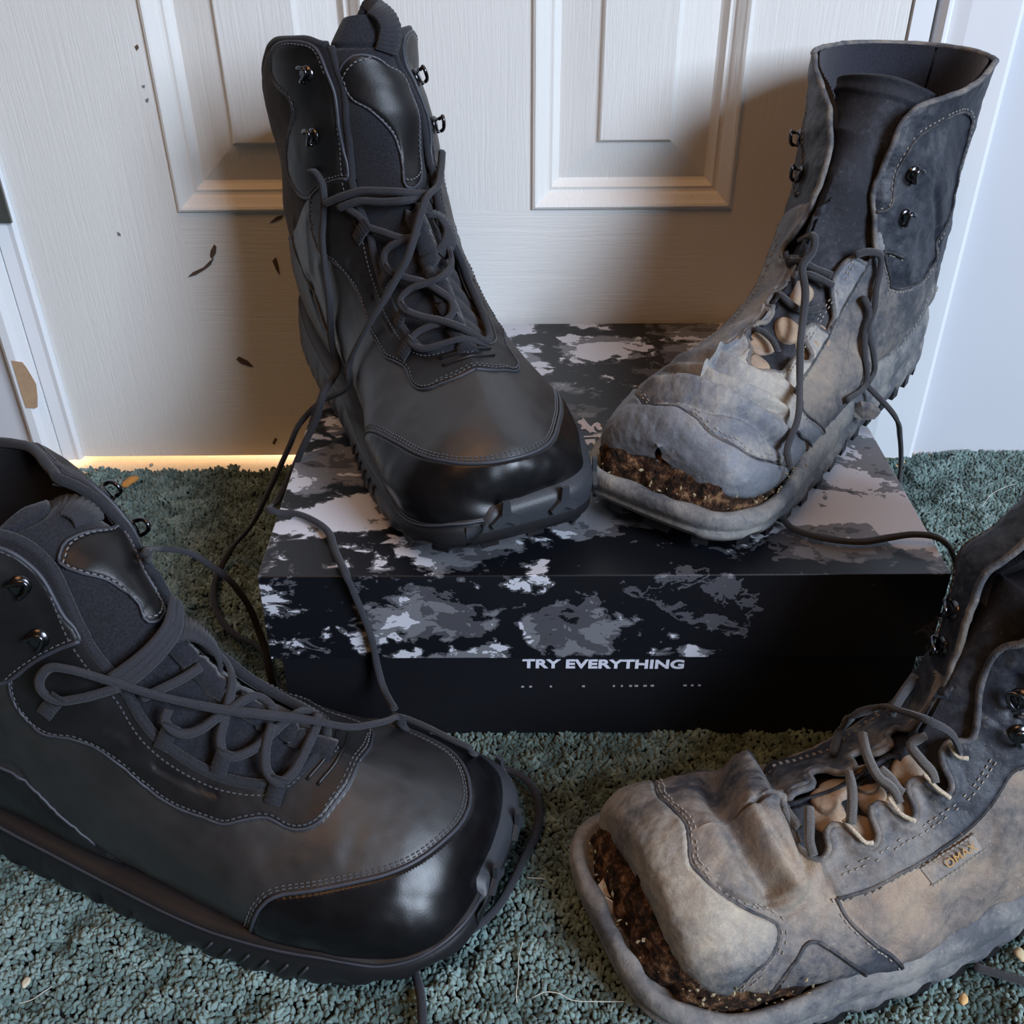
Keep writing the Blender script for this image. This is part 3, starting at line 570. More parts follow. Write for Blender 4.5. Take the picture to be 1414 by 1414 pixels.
    def ribbon(s, pts, half, thick=.0009, rib=True, step=.0007):
        pts = np.asarray(pts, float); P, N = s.at(pts[:, 0], pts[:, 1]); P = P+N*pts[:, 2:3]
        n = max(10, int(np.linalg.norm(np.diff(P, axis=0), axis=1).sum()/step)); Q = crom(P, n)
        k = np.linspace(0, len(pts)-1, n); NN = np.stack([np.interp(k, range(len(pts)), N[:, i]) for i in range(3)], -1)
        if rib: Q = Q+NN*(.00035*np.cos(np.arange(n)*math.pi/1.5))[:, None]
        prof = np.array([(-half, -thick), (half, -thick), (half, thick), (-half, thick)])
        return tube(Q, NN, prof)
# ---- soles ---------------------------------------------------------------------
def build_sole(s, foot, rows, zfun, mat, name='sole', bump=None, N=240):
    """rows: (height fraction, outward offset); zfun(x/L)->(bottom, top)"""
    L = foot[:, 0].max(); R = []
    base, n = offset_outline(foot, 0)
    ang = np.linspace(0, 1, len(base), endpoint=False)
    for f, d in rows:
        zb, zt = zfun(base[:, 0]/L)
        off = d*np.ones(len(base))
        if bump is not None: off = off+bump(ang, base[:, 0]/L, base[:, 1], f)
        xy = base+n*off[:, None]; R.append(np.column_stack([xy, zb+(zt-zb)*f]))
    R = np.array(R); k, m = R.shape[:2]; V = R.reshape(-1, 3); F = grid_faces(k, m, True)
    V = np.vstack([V, [R[0].mean(0)], [R[-1].mean(0)]]); c0, c1 = k*m, k*m+1
    F = F.tolist()+[(c0, (j+1) % m, j) for j in range(m)]+[((k-1)*m+j, (k-1)*m+(j+1) % m, c1) for j in range(m)]
    return s.mk(name, V, F, mat), R
def ring_curve(s, foot, off, z, i0=None, i1=None):
    o, n = offset_outline(foot, off); L = foot[:, 0].max()
    P = np.column_stack([o, z(o[:, 0]/L)]); N = np.column_stack([n, np.zeros(len(n))]); return P, N
# ---- room -----------------------------------------------------------------------
def m_paint(name, col, rough=.38, grain=None, dirt=.0):
    t = NT(name); c = t.co(); n = t.noise(c, 5, 3)
    base = t.mix(n, tuple(x*.94 for x in col), tuple(min(1, x*1.04) for x in col))
    nb = t.bump(t.noise(c, 140, 3), .05, .001)
    if grain is not None:
        mp = t.co(grain); w1 = t.noise(mp, 1, 5, .6, .3); g = t.ramp(w1, [(.35, (0, 0, 0)), (.5, (1, 1, 1)), (.56, (.1, .1, .1)), (.7, (1, 1, 1))])
        nb = t.bump(g, .26, .0007, nb)
    if dirt:
        d = t.ramp(t.noise(c, 22, 5, .6), [(.60, (0, 0, 0)), (.80, (1, 1, 1))]); base = t.mix(t.math('MULTIPLY', d, dirt), base, (.42, .36, .28))
    return t.set(base, rough, .5, normal=nb)
WHITE = (.80, .79, .755)
M['door_v'] = m_paint('door_paint_upright_grain', WHITE, .40, (260, 260, 9))
M['door_h'] = m_paint('door_paint_level_grain', WHITE, .40, (9, 300, 230), .25)
M['trim'] = m_paint('glossy_trim_paint', (.82, .84, .86), .30)
M['wall'] = m_paint('wall_paint', (.60, .62, .66), .6)
M['mark'] = m_plain('brown_scuff', (.10, .065, .045), .8)
M['mark_light'] = m_plain('grey_speck', (.20, .19, .18), .8)
M['bare_wood'] = m_plain('bare_wood', (.46, .31, .19), .8, .3, 0, .3, 200)
M['steel'] = m_plain('brushed_steel', (.42, .41, .39), .38, .5, 1)
M['threshold'] = m_plain('pale_floorboard', (.75, .58, .40), .5)
DX0, DX1, DZ0, TH = -.3475, .2545, .0065, .035
DH = 2.03
door = empty('door_1', ((DX0+DX1)/2, 0, DZ0)); tag(door, kind='structure')
def dpart(name, V, F, mat, smooth=False, parent=None):
    V = np.asarray(V, float)-[(DX0+DX1)/2, 0, DZ0]; return mesh(name, V, F, mat, parent or door, smooth)
PXL = [on_y(246, 296, 0)[0], on_y(527, 292, 0)[0], on_y(733, 290, 0)[0], on_y(1010, 288, 0)[0]]
Z0 = on_y(870, 289, 0)[2]
rows_z = [(Z0, .80), (.93, 1.60), (1.70, 1.93)]
for nm, x0, x1 in (('stile', DX0, PXL[0]), ('mullion', PXL[1], PXL[2]), ('stile', PXL[3], DX1)):
    if nm == 'stile': dpart(nm, *box_vf(x0, x1, 0, TH, DZ0, DH), M['door_v'])
    else:
        for z0, z1 in rows_z: dpart(nm, *box_vf(x0, x1, 0, TH, z0, z1), M['door_v'])
for z0, z1 in ((DZ0, Z0), (.80, .93), (1.60, 1.70), (1.93, DH)): dpart('rail', *box_vf(PXL[0], PXL[3], 0, TH, z0, z1), M['door_h'])
PROF = [(0, 0), (.0012, -.0022), (.0028, -.0030), (.0044, -.0022), (.0062, -.0005), (.0082, .0010), (.0098, .0022), (.0112, .0040), (.0128, .0046), (.0146, .0044), (.0158, .0062), (.0178, .0088), (.0196, .0098), (.0214, .0094), (.0445, .0050), (.0452, .0048), (.0464, .0022), (.0472, .0016)]
for x0, x1 in ((PXL[0], PXL[1]), (PXL[2], PXL[3])):
    for z0, z1 in rows_z:
        V = []; F = []
        for ins, dep in PROF: V += [(x0+ins, dep, z0+ins), (x1-ins, dep, z0+ins), (x1-ins, dep, z1-ins), (x0+ins, dep, z1-ins)]
        for k in range(len(PROF)-1):
            for j in range(4): F.append((k*4+j, k*4+(j+1) % 4, k*4+4+(j+1) % 4, k*4+4+j))
        k = (len(PROF)-1)*4; F.append((k, k+1, k+2, k+3))
        p = dpart('door_panel', V, F, M['door_v']); dpart('panel_back', *box_vf(x0, x1, .018, TH, z0, z1), M['door_v'], parent=p)
def decal(name, pts, y, mat, parent, off=(0, 0, 0)):
    """thin flat patch of given outline on a wall plane, points in photo pixels placed on the plane"""
    W = [on_y(px, py, y) for px, py in pts]; n = len(W)
    V = [(w[0]-off[0], y-off[1], w[2]-off[2]) for w in W]+[(w[0]-off[0], y-.0003-off[1], w[2]-off[2]) for w in W]
    F = [tuple(range(n, 2*n))]+[(i, (i+1) % n, n+(i+1) % n, n+i) for i in range(n)]
    return mesh(name, V, F, mat, parent, False)
doff = ((DX0+DX1)/2, 0, DZ0)
for pts, mt in (([(259, 383), (266, 376), (281, 369), (290, 360), (296, 356), (291, 366), (282, 373), (270, 380)], 'mark'),
                ([(290, 354), (291, 346), (296, 337), (299, 341), (298, 350), (293, 358)], 'mark'),
                ([(326, 496), (330, 492), (342, 498), (350, 506), (345, 506), (333, 502)], 'mark'),
                ([(372, 308), (382, 299), (391, 297), (388, 302), (379, 306)], 'mark'),
                ([(376, 360), (381, 355), (385, 368), (386, 380), (381, 372)], 'mark'),
                ([(376, 612), (380, 604), (383, 607), (379, 614)], 'mark'),
                ([(186, 64), (190, 61), (192, 66), (189, 70)], 'mark'), ([(196, 118), (200, 117), (200, 121), (197, 121)], 'mark_light'), ([(201, 137), (205, 135), (205, 141), (202, 141)], 'mark_light'),
                ([(162, 320), (166, 322), (167, 326), (163, 325)], 'mark_light')):
    decal('scuff_mark', pts, -.0002, M[mt], door, doff)
# casings, wall, hinge
def strip_profile(name, prof, z0, z1, mat, kind='structure'):
    """vertical moulding: prof = (x, y) points of the face, extruded in z"""
    n = len(prof); V = [(x, y, z0) for x, y in prof]+[(x, y, z1) for x, y in prof]
    V += [(prof[-1][0], .06, z0), (prof[0][0], .06, z0), (prof[-1][0], .06, z1), (prof[0][0], .06, z1)]
    F = [(i, i+1, n+i+1, n+i) for i in range(n-1)]+[(n-1, 2*n, 2*n+2, 2*n-1), (2*n+1, 0, n, 2*n+3)]
    o = mesh(name, V, F, mat, None, False); tag(o, kind=kind); return o
xl = lambda px: on_y(px, 470, 0)[0]
e0, e1, e2 = xl(73)-.0012, xl(43), xl(7)
strip_profile('trim_1', [(e2, .010), (e2+.0006, -.009), (e2+.004, -.0125), (e2+.010, -.0125), (e2+.014, -.009), (e1-.001, -.0065), (e1, -.0035), (e1+.001, -.0062), (e1+.006, -.0048), (e0-.006, -.0040), (e0-.0025, -.0046), (e0-.0006, -.0025), (e0, .004)], .006, 2.1, M['trim'])
xr = lambda px: on_y(px, 20, 0)[0]
strip_profile('trim_2', [(DX1+.0010, .006), (DX1+.0016, -.0020), (xr(1290)-.001, -.0024), (xr(1290), .002)], .006, 2.1, M['trim'])
r0, r1 = xr(1293), .3225
strip_profile('trim_3', [(r0+.0012, .012), (r0+.0016, -.004), (r0+.004, -.0070), (r0+.006, -.0068), (r0+.008, -.0045), (r0+.011, -.0055), (r0+.018, -.0080), (r0+.030, -.0100), (r1-.010, -.0120), (r1-.004, -.0130), (r1-.001, -.0115), (r1, .002)], .006, 2.1, M['trim'])
V, F = merge([box_vf(-1.3, e2+.001, -.001, .08, .003, 2.4), box_vf(r1-.001, 1.3, -.001, .08, .003, 2.4), box_vf(e2-.001, r1+.001, .002, .08, 2.05, 2.4)])
tag(mesh('wall_back', V, F, M['wall'], None, False), kind='structure')
tag(decal('trim_4', [(16, 498), (31, 500), (37, 508), (50, 530), (52, 548), (52, 562), (48, 564), (36, 563), (30, 545), (22, 518)], -.0130, M['bare_wood'], None), kind='structure')
hz = on_y(24, 303, 0)[2]; hinge = empty('hinge', (e0, -.004, hz)); tag(hinge, 'steel door hinge between the left casing and the door', 'hinge')
def hp(nm, V, F, mt='steel', sm_=False, par=None): return mesh(nm, np.asarray(V)-[e0, -.004, hz], F, M[mt], par or hinge, sm_)
bevel(hp('hinge_leaf', *box_vf(e0-.0105, e0+.0002, -.0085, -.0060, hz, hz+.089)), .0008)
for k in range(5):
    P = np.array([[e0-.0150, -.0125, hz+.0015+k*.0176], [e0-.0150, -.0125, hz+.0015+k*.0176+.0168]]); hp('knuckle', *tube(P, np.tile([1., 0, 0], (2, 1)), circ(.0058, None, 20)), sm_=False)
# carpet
def m_carpet():
    t = NT('teal_carpet_pile'); c = t.co(); oi = t.n('ShaderNodeObjectInfo'); at_ = t.n('ShaderNodeAttribute', attribute_name='tone', attribute_type='INSTANCER')
    big = t.noise(c, 7, 3); col = t.ramp(at_.outputs['Fac'], [(0, (.052, .085, .078)), (.5, (.125, .192, .180)), (1, (.22, .31, .295))])
    return t.set(col, .95, .15, sheen=.25)
M['carpet'] = m_carpet()
M['backing'] = m_plain('carpet_backing', (.015, .026, .025), .95)
fl = mesh('floor', *box_vf(-1.3, 1.3, -1.6, 1.2, -.03, 0), M['threshold'], None, False); tag(fl, kind='structure')
CARP = empty('carpet', (0, 0, 0)); tag(CARP, 'short plush teal green carpet covering the floor', 'carpet'); tag(CARP, kind='stuff')
mesh('carpet_backing', *box_vf(-1.3, 1.3, -1.6, -.020, .0001, .003), M['backing'], CARP, False)
rng = np.random.RandomState(5)
def pile_points(x0, x1, y0, y1, s):
    xs = np.arange(x0, x1, s); ys = np.arange(y0, y1, s*.92); X, Y = np.meshgrid(xs, ys); X[1::2] += s/2
    X = X.ravel()+rng.uniform(-.42, .42, X.size)*s; Y = Y.ravel()+rng.uniform(-.42, .42, X.size)*s
    return X, Y
X, Y = pile_points(-.60, .62, -.60, -.0035, .0023); keep_ = (Y < -.020+.002*np.sin(X*130)) | (X > .245); X, Y = X[keep_], Y[keep_]; Xo, Yo = pile_points(-1.2, 1.2, -1.5, -.6, .006); Xs, Ys = pile_points(.62, 1.2, -.6, -.004, .006); Xt, Yt = pile_points(-1.2, -.6, -.6, -.004, .006)
X = np.concatenate([X, Xo, Xs, Xt]); Y = np.concatenate([Y, Yo, Ys, Yt]); n = len(X)
big = np.concatenate([np.ones(n-len(Xo)-len(Xs)-len(Xt)), np.full(len(Xo)+len(Xs)+len(Xt), 2.0)])
P3 = np.stack([X, Y, X*0], -1); hn = fnoise(P3, 21, 95, 2); hn2 = fnoise(P3, 22, 260, 1); hb = fnoise(P3, 23, 18, 2)
Z = .0035+.0040*np.clip(.5+hn*1.0+hb*.4, 0, 1.4)
me = bpy.data.meshes.new('pile'); me.vertices.add(n); me.vertices.foreach_set('co', np.column_stack([X, Y, Z]).ravel()); me.update()
a = me.attributes.new('tone', 'FLOAT', 'POINT'); a.data.foreach_set('value', np.clip(.5+.55*hn+.35*hn2+.35*hb+rng.uniform(-.2, .2, n), 0, 1).astype(np.float32))
a = me.attributes.new('scl', 'FLOAT', 'POINT'); a.data.foreach_set('value', (big*rng.uniform(.75, 1.3, n)).astype(np.float32))
a = me.attributes.new('rot', 'FLOAT_VECTOR', 'POINT'); a.data.foreach_set('vector', np.column_stack([rng.uniform(-.75, .75, n)+hn*.9, rng.uniform(-.75, .75, n)+hn2*.8, rng.uniform(0, 6.28, n)]).astype(np.float32).ravel())
pile = link('pile', me, None, CARP); tag(pile, kind='stuff')
gt = bpy.data.node_groups.new('pile_tufts', 'GeometryNodeTree'); gt.interface.new_socket('Geometry', in_out='INPUT', socket_type='NodeSocketGeometry'); gt.interface.new_socket('Geometry', in_out='OUTPUT', socket_type='NodeSocketGeometry')
N_ = gt.nodes.new; gi, go = N_('NodeGroupInput'), N_('NodeGroupOutput'); ico = N_('GeometryNodeMeshIcoSphere'); ico.inputs['Radius'].default_value = 1; ico.inputs['Subdivisions'].default_value = 2
tr = N_('GeometryNodeTransform'); tr.inputs['Scale'].default_value = (.00125, .00105, .0023)
ns = N_('ShaderNodeTexNoise'); ns.inputs['Scale'].default_value = 1.6; sub_ = N_('ShaderNodeVectorMath'); sub_.operation = 'SUBTRACT'; sub_.inputs[1].default_value = (.5, .5, .5)
scv = N_('ShaderNodeVectorMath'); scv.operation = 'SCALE'; scv.inputs['Scale'].default_value = 1.3; sp_ = N_('GeometryNodeSetPosition')
gt.links.new(ns.outputs['Color'], sub_.inputs[0]); gt.links.new(sub_.outputs[0], scv.inputs[0]); gt.links.new(scv.outputs[0], sp_.inputs['Offset']); gt.links.new(ico.outputs['Mesh'], sp_.inputs['Geometry']); gt.links.new(sp_.outputs[0], tr.inputs['Geometry'])
sm_ = N_('GeometryNodeSetMaterial'); sm_.inputs['Material'].default_value = M['carpet']; gt.links.new(tr.outputs[0], sm_.inputs[0])
ssm = N_('GeometryNodeSetShadeSmooth'); gt.links.new(sm_.outputs[0], ssm.inputs[0])
ip = N_('GeometryNodeInstanceOnPoints'); gt.links.new(gi.outputs[0], ip.inputs['Points']); gt.links.new(ssm.outputs[0], ip.inputs['Instance'])
def named(nm, typ): q = N_('GeometryNodeInputNamedAttribute'); q.data_type = typ; q.inputs['Name'].default_value = nm; return q.outputs['Attribute']
gt.links.new(named('scl', 'FLOAT'), ip.inputs['Scale']); e2r = N_('FunctionNodeEulerToRotation'); gt.links.new(named('rot', 'FLOAT_VECTOR'), e2r.inputs[0]); gt.links.new(e2r.outputs[0], ip.inputs['Rotation']); gt.links.new(ip.outputs[0], go.inputs[0])
pile.modifiers.new('tufts', 'NODES').node_group = gt
# crumbs and hairs on the carpet
def crumb(px, py, r, col, label, flat=.5, z=.0095):
    bm = bmesh.new(); bmesh.ops.create_icosphere(bm, subdivisions=3, radius=1)
    for v in bm.verts:
        k = fnoise(np.array([list(v.co)]), int(px), 1.3, 2)[0]; v.co *= 1+.35*k; v.co.x *= r*1.3; v.co.y *= r*.8; v.co.z *= r*flat
    me = bpy.data.meshes.new('crumb'); bm.to_mesh(me); bm.free(); me.polygons.foreach_set('use_smooth', [True]*len(me.polygons))
    o = link('crumb', me, m_plain('crumb_'+str(px), col, .8, .3, 0, .4, 500)); o.location = on_z(px, py, z); o.rotation_euler = (.1, .1, px); tag(o, label, 'crumb')
crumb(180, 665, .0052, (.55, .26, .07), 'orange leaf crumb on the carpet near the left end of the door')
crumb(36, 1357, .0022, (.60, .55, .42), 'cream crumb on the carpet in front of the left boot sole')
crumb(1330, 1381, .0022, (.62, .40, .18), 'amber crumb on the carpet under the lower right worn boot')
crumb(1409, 1318, .0030, (.55, .45, .28), 'tan crumb at the right edge below the lower worn boot')
crumb(209, 642, .0020, (.45, .42, .33), 'small pale crumb on the carpet just under the door')
def hair(pts, label, r=.00022):
    W = crom([on_z(x, y, z) for x, y, z in pts], 40); o = mesh('hair', *tube(W, np.tile([0, 0, 1.], (40, 1)), circ(r, None, 5)), M['hair'], None, True); tag(o, label, 'hair')
M['hair'] = m_plain('pale_hair', (.55, .55, .48), .5)
hair([(722, 1300, .011), (716, 1325, .013), (716, 1345, .012), (713, 1372, .013), (714, 1385, .011)], 'pale upright hair on the carpet between the two front boots')
hair([(735, 1378, .011), (752, 1370, .013), (772, 1372, .013), (790, 1381, .012), (830, 1383, .012), (862, 1383, .010)], 'pale curved hair lying at the bottom edge beside the worn boot')
hair([(26, 1386, .011), (45, 1380, .012), (60, 1370, .013), (72, 1362, .012)], 'pale short hair on the carpet at the lower left corner')
hair([(1356, 700, .011), (1370, 682, .013), (1390, 672, .013), (1402, 668, .011)], 'pale hair on the carpet right of the shoe box')
hair([(728, 1212, .011), (745, 1213, .012), (754, 1214, .011)], 'tiny hair on the carpet beside the toe of the new boot')
# ---- shoe box --------------------------------------------------------------------
def m_camo():
    t = NT('grey_stone_camouflage_print'); tc = t.n('ShaderNodeTexCoord'); sx = t.n('ShaderNodeSeparateXYZ'); t.l(tc.outputs['Object'], sx.inputs[0])
    cb = t.n('ShaderNodeCombineXYZ'); t.l(sx.outputs[0], cb.inputs[0]); t.l(t.math('ADD', sx.outputs[1], sx.outputs[2]), cb.inputs[1])
    big = t.n('ShaderNodeTexNoise'); big.inputs['Scale'].default_value = 16; big.inputs['Detail'].default_value = 4; big.inputs['Roughness'].default_value = .65; t.l(cb.outputs[0], big.inputs['Vector'])
    sub = t.n('ShaderNodeVectorMath', operation='SUBTRACT'); t.l(big.outputs['Color'], sub.inputs[0]); sub.inputs[1].default_value = (.5, .5, .5)
    scl = t.n('ShaderNodeVectorMath', operation='SCALE'); t.l(sub.outputs[0], scl.inputs[0]); scl.inputs['Scale'].default_value = .055
    add = t.n('ShaderNodeVectorMath', operation='ADD'); t.l(cb.outputs[0], add.inputs[0]); t.l(scl.outputs[0], add.inputs[1])
    mp = t.n('ShaderNodeMapping'); t.l(add.outputs[0], mp.inputs[0]); mp.inputs['Scale'].default_value = (14, 22, 1); mp.inputs['Location'].default_value = (.3, .55, 0)
    ve = t.n('ShaderNodeTexVoronoi', feature='DISTANCE_TO_EDGE'); ve.inputs['Scale'].default_value = 1; ve.inputs['Randomness'].default_value = .75; t.l(mp.outputs[0], ve.inputs['Vector'])
    vc = t.n('ShaderNodeTexVoronoi', feature='F1'); vc.inputs['Scale'].default_value = 1; vc.inputs['Randomness'].default_value = .75; t.l(mp.outputs[0], vc.inputs['Vector'])
    cell = t.n('ShaderNodeSeparateColor'); t.l(vc.outputs['Color'], cell.inputs[0])
    m2 = t.n('ShaderNodeMapping'); t.l(cb.outputs[0], m2.inputs[0]); m2.inputs['Scale'].default_value = (1, 1.5, 1)
    fine = t.noise(m2.outputs[0], 85, 5, .62, .5); mid = t.noise(m2.outputs[0], 24, 4, .6, .6)
    v = t.math('ADD', t.math('MULTIPLY', fine, .50), t.math('MULTIPLY', mid, .92)); v = t.math('ADD', v, t.math('MULTIPLY', t.math('SUBTRACT', cell.outputs[0], .5), .36))
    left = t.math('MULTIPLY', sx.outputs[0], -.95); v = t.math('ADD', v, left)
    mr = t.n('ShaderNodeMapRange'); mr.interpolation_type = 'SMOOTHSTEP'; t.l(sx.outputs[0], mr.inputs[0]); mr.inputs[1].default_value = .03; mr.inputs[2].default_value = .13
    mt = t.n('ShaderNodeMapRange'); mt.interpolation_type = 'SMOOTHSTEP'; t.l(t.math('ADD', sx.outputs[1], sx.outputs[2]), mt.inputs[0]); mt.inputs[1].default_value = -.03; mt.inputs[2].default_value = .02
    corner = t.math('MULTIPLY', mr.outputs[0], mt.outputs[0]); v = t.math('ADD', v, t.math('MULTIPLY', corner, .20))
    tone = t.ramp(v, [(0, (.006, .007, .010)), (.50, (.070, .071, .080)), (.62, (.165, .17, .185)), (.77, (.56, .57, .62))], 'CONSTANT')
    ed = t.math('ADD', ve.outputs['Distance'], t.math('MULTIPLY', t.math('SUBTRACT', fine, .5), .55))
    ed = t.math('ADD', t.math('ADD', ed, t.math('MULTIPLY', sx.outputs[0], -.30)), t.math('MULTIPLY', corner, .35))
    gap = t.ramp(ed, [(0, (0, 0, 0)), (.115, (1, 1, 1))], 'CONSTANT'); gap2 = t.ramp(ed, [(0, (0, 0, 0)), (.150, (1, 1, 1))], 'CONSTANT')
    col = t.mix(gap2, (.075, .076, .085), tone); col = t.mix(gap, (.006, .007, .010), col)
    return t.set(col, .34, .5, normal=t.bump(t.noise(cb.outputs[0], 700, 2), .04, .0005))
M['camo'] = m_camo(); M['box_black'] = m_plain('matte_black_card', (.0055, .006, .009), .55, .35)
M['white_print'] = m_plain('white_print', (.62, .62, .70), .6); M['white_print_dim'] = m_plain('faded_print', (.30, .30, .31), .7)
BX0, BX1, BY0, BY1, BT, LB = -.1278, .2215, -.3075, -.0045, .1220, .0672
bc = Vector(((BX0+BX1)/2, (BY0+BY1)/2, 0)); box = empty('shoe_box', bc); box.rotation_euler = (0, 0, math.radians(-.35))
tag(box, 'black shoe box with grey stone camouflage lid under the two upper boots', 'box')
def bpart(nm, V, F, mat, par=None, smooth=False): return mesh(nm, np.asarray(V, float)-np.array(bc), F, mat, par or box, smooth)
def shell(x0, x1, y0, y1, z0, z1, th, top):
    """open box of card: top=True -> lid (open below)"""
    V, F = box_vf(x0, x1, y0, y1, z0, z1); V2, F2 = box_vf(x0+th, x1-th, y0+th, y1-th, z0+(0 if top else th), z1-(th if top else 0))
    o = 0 if top else 1; F = [f for i, f in enumerate(F) if i != o]; F2 = [f[::-1] for i, f in enumerate(F2) if i != o]
    a = (0, 1, 2, 3) if top else (4, 5, 6, 7); F3 = [(a[i], a[(i+1) % 4], 8+a[(i+1) % 4], 8+a[i]) for i in range(4)]
    return V+V2, F+[tuple(8+i for i in f) for f in F2]+F3
tray = bpart('tray', *shell(BX0+.0045, BX1-.0045, BY0+.0022, BY1-.0015, .0068, BT-.003, .0015, False), M['box_black'])
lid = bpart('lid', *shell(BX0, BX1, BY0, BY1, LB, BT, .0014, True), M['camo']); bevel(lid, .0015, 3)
lid.location = (0, 0, 0)
yf = BY0+.0022-.0004
def text(body, px, py, h, sx, mat, yb, parent):
    c = bpy.data.curves.new('slogan_print', 'FONT'); c.body = body; c.size = h*1.42; c.extrude = .00012; c.offset = h*.050; c.align_x = 'CENTER'; c.align_y = 'CENTER'; c.space_character = 1.02
    p = on_y(px, py, yb); o = bpy.data.objects.new('slogan_print', c); COL.objects.link(o); c.materials.append(mat); o.parent = parent
    o.location = Vector(p)-bc; o.rotation_euler = (math.pi/2, math.radians(.6), 0); o.scale = (sx, 1, 1); return o
text('TRY EVERYTHING', 836, 917.5, .0060, 1.26, M['white_print'], yf, box)
for k, (px, w_) in enumerate([(724, 4), (735, 4), (763, 3), (808, 4), (850, 3), (861, 3), (873, 4), (881, 5), (893, 5), (903, 5), (948, 5), (958, 4), (968, 4)]):
    p = on_y(px, 949-.012*(px-724), yf); bpart('worn_print_fleck', *box_vf(p[0]-w_*.00019, p[0]+w_*.00019, yf-.0001, yf+.0006, p[2]-.00042, p[2]+.00042), M['white_print_dim'])
def lidprint(nm, pts):
    W = [on_z(x, y, BT+.0003) for x, y in pts]; n = len(W); V = [tuple(p) for p in W]+[(p[0], p[1], p[2]-.0006) for p in W]
    bpart(nm, V, [tuple(range(n))]+[(i, n+i, n+(i+1) % n, (i+1) % n) for i in range(n)], M['white_print'])
lidprint('lid_emblem', [(797, 584), (799, 580), (803, 580), (805, 577), (808, 580), (811, 584), (816, 589), (818, 587), (821, 584), (825, 583), (829, 585), (832, 589), (831, 593), (827, 594), (824, 591), (822, 588), (820, 590), (821, 594), (825, 598), (818, 596), (815, 598), (811, 594), (808, 592), (804, 593), (802, 592), (804, 588), (801, 585)])
lidprint('lid_stripe', [(804, 602), (823, 601), (823, 603), (805, 604)]); lidprint('lid_patch', [(807, 607), (822, 606), (821, 613), (816, 611), (812, 615), (809, 611)])
# ---- the two new black boots ----------------------------------------------------
HOLE_N = [(1.0,.150),(.957,.130),(.90,.122),(.85,.126),(.757,.142),(.69,.170),(.638,.195),(.592,.220),(.54,.247),(.498,.285),(.46,.303),(.41,.300),(.376,.280),(.345,.248),(.325,.205),(.312,.14),(.306,.07),(.304,0)]
STAY_N = [(.680,.347),(.650,.375),(.618,.396),(.592,.402),(.564,.388),(.54,.383),(.515,.385),(.494,.391),(.46,.408),(.43,.410),(.398,.395),(.38,.388),(.360,.355),(.335,.322),(.310,.325),(.292,.310),(.277,.274),(.268,.22),(.2595,.15),(.2575,.07),(.2575,0)]
SEAM_N = [(.680,.347),(.676,.307),(.668,.27),(.655,.235),(.642,.205),(.638,.195)]
COLLAR_N = [(.640,.205),(.66,.192),(.70,.185),(.757,.168),(.85,.160),(.92,.165),(.975,.20),(.992,.27),(.985,.39),(.94,.435),(.89,.36),(.86,.36),(.83,.425),(.77,.435),(.72,.40),(.680,.347),(.676,.307),(.668,.27),(.655,.235)]
CAP_N = dict(A=[(.345,.72),(.335,.64),(.329,.595),(.312,.551),(.2575,.479),(.2046,.415),(.147,.335),(.106,.262),(.079,.174),(.068,.08),(.066,0)],
             C=[(.345,.76),(.335,.69),(.330,.64),(.319,.543),(.306,.499),(.2675,.451),(.226,.399),(.173,.327),(.1345,.25),(.104,.138),(.095,.06),(.094,0)])
HEEL_N = [(.76,.80),(.725,.62),(.702,.543),(.642,.527),(.600,.525),(.57,.545),(.543,.58),(.52,.615),(.50,.66),(.48,.72)]
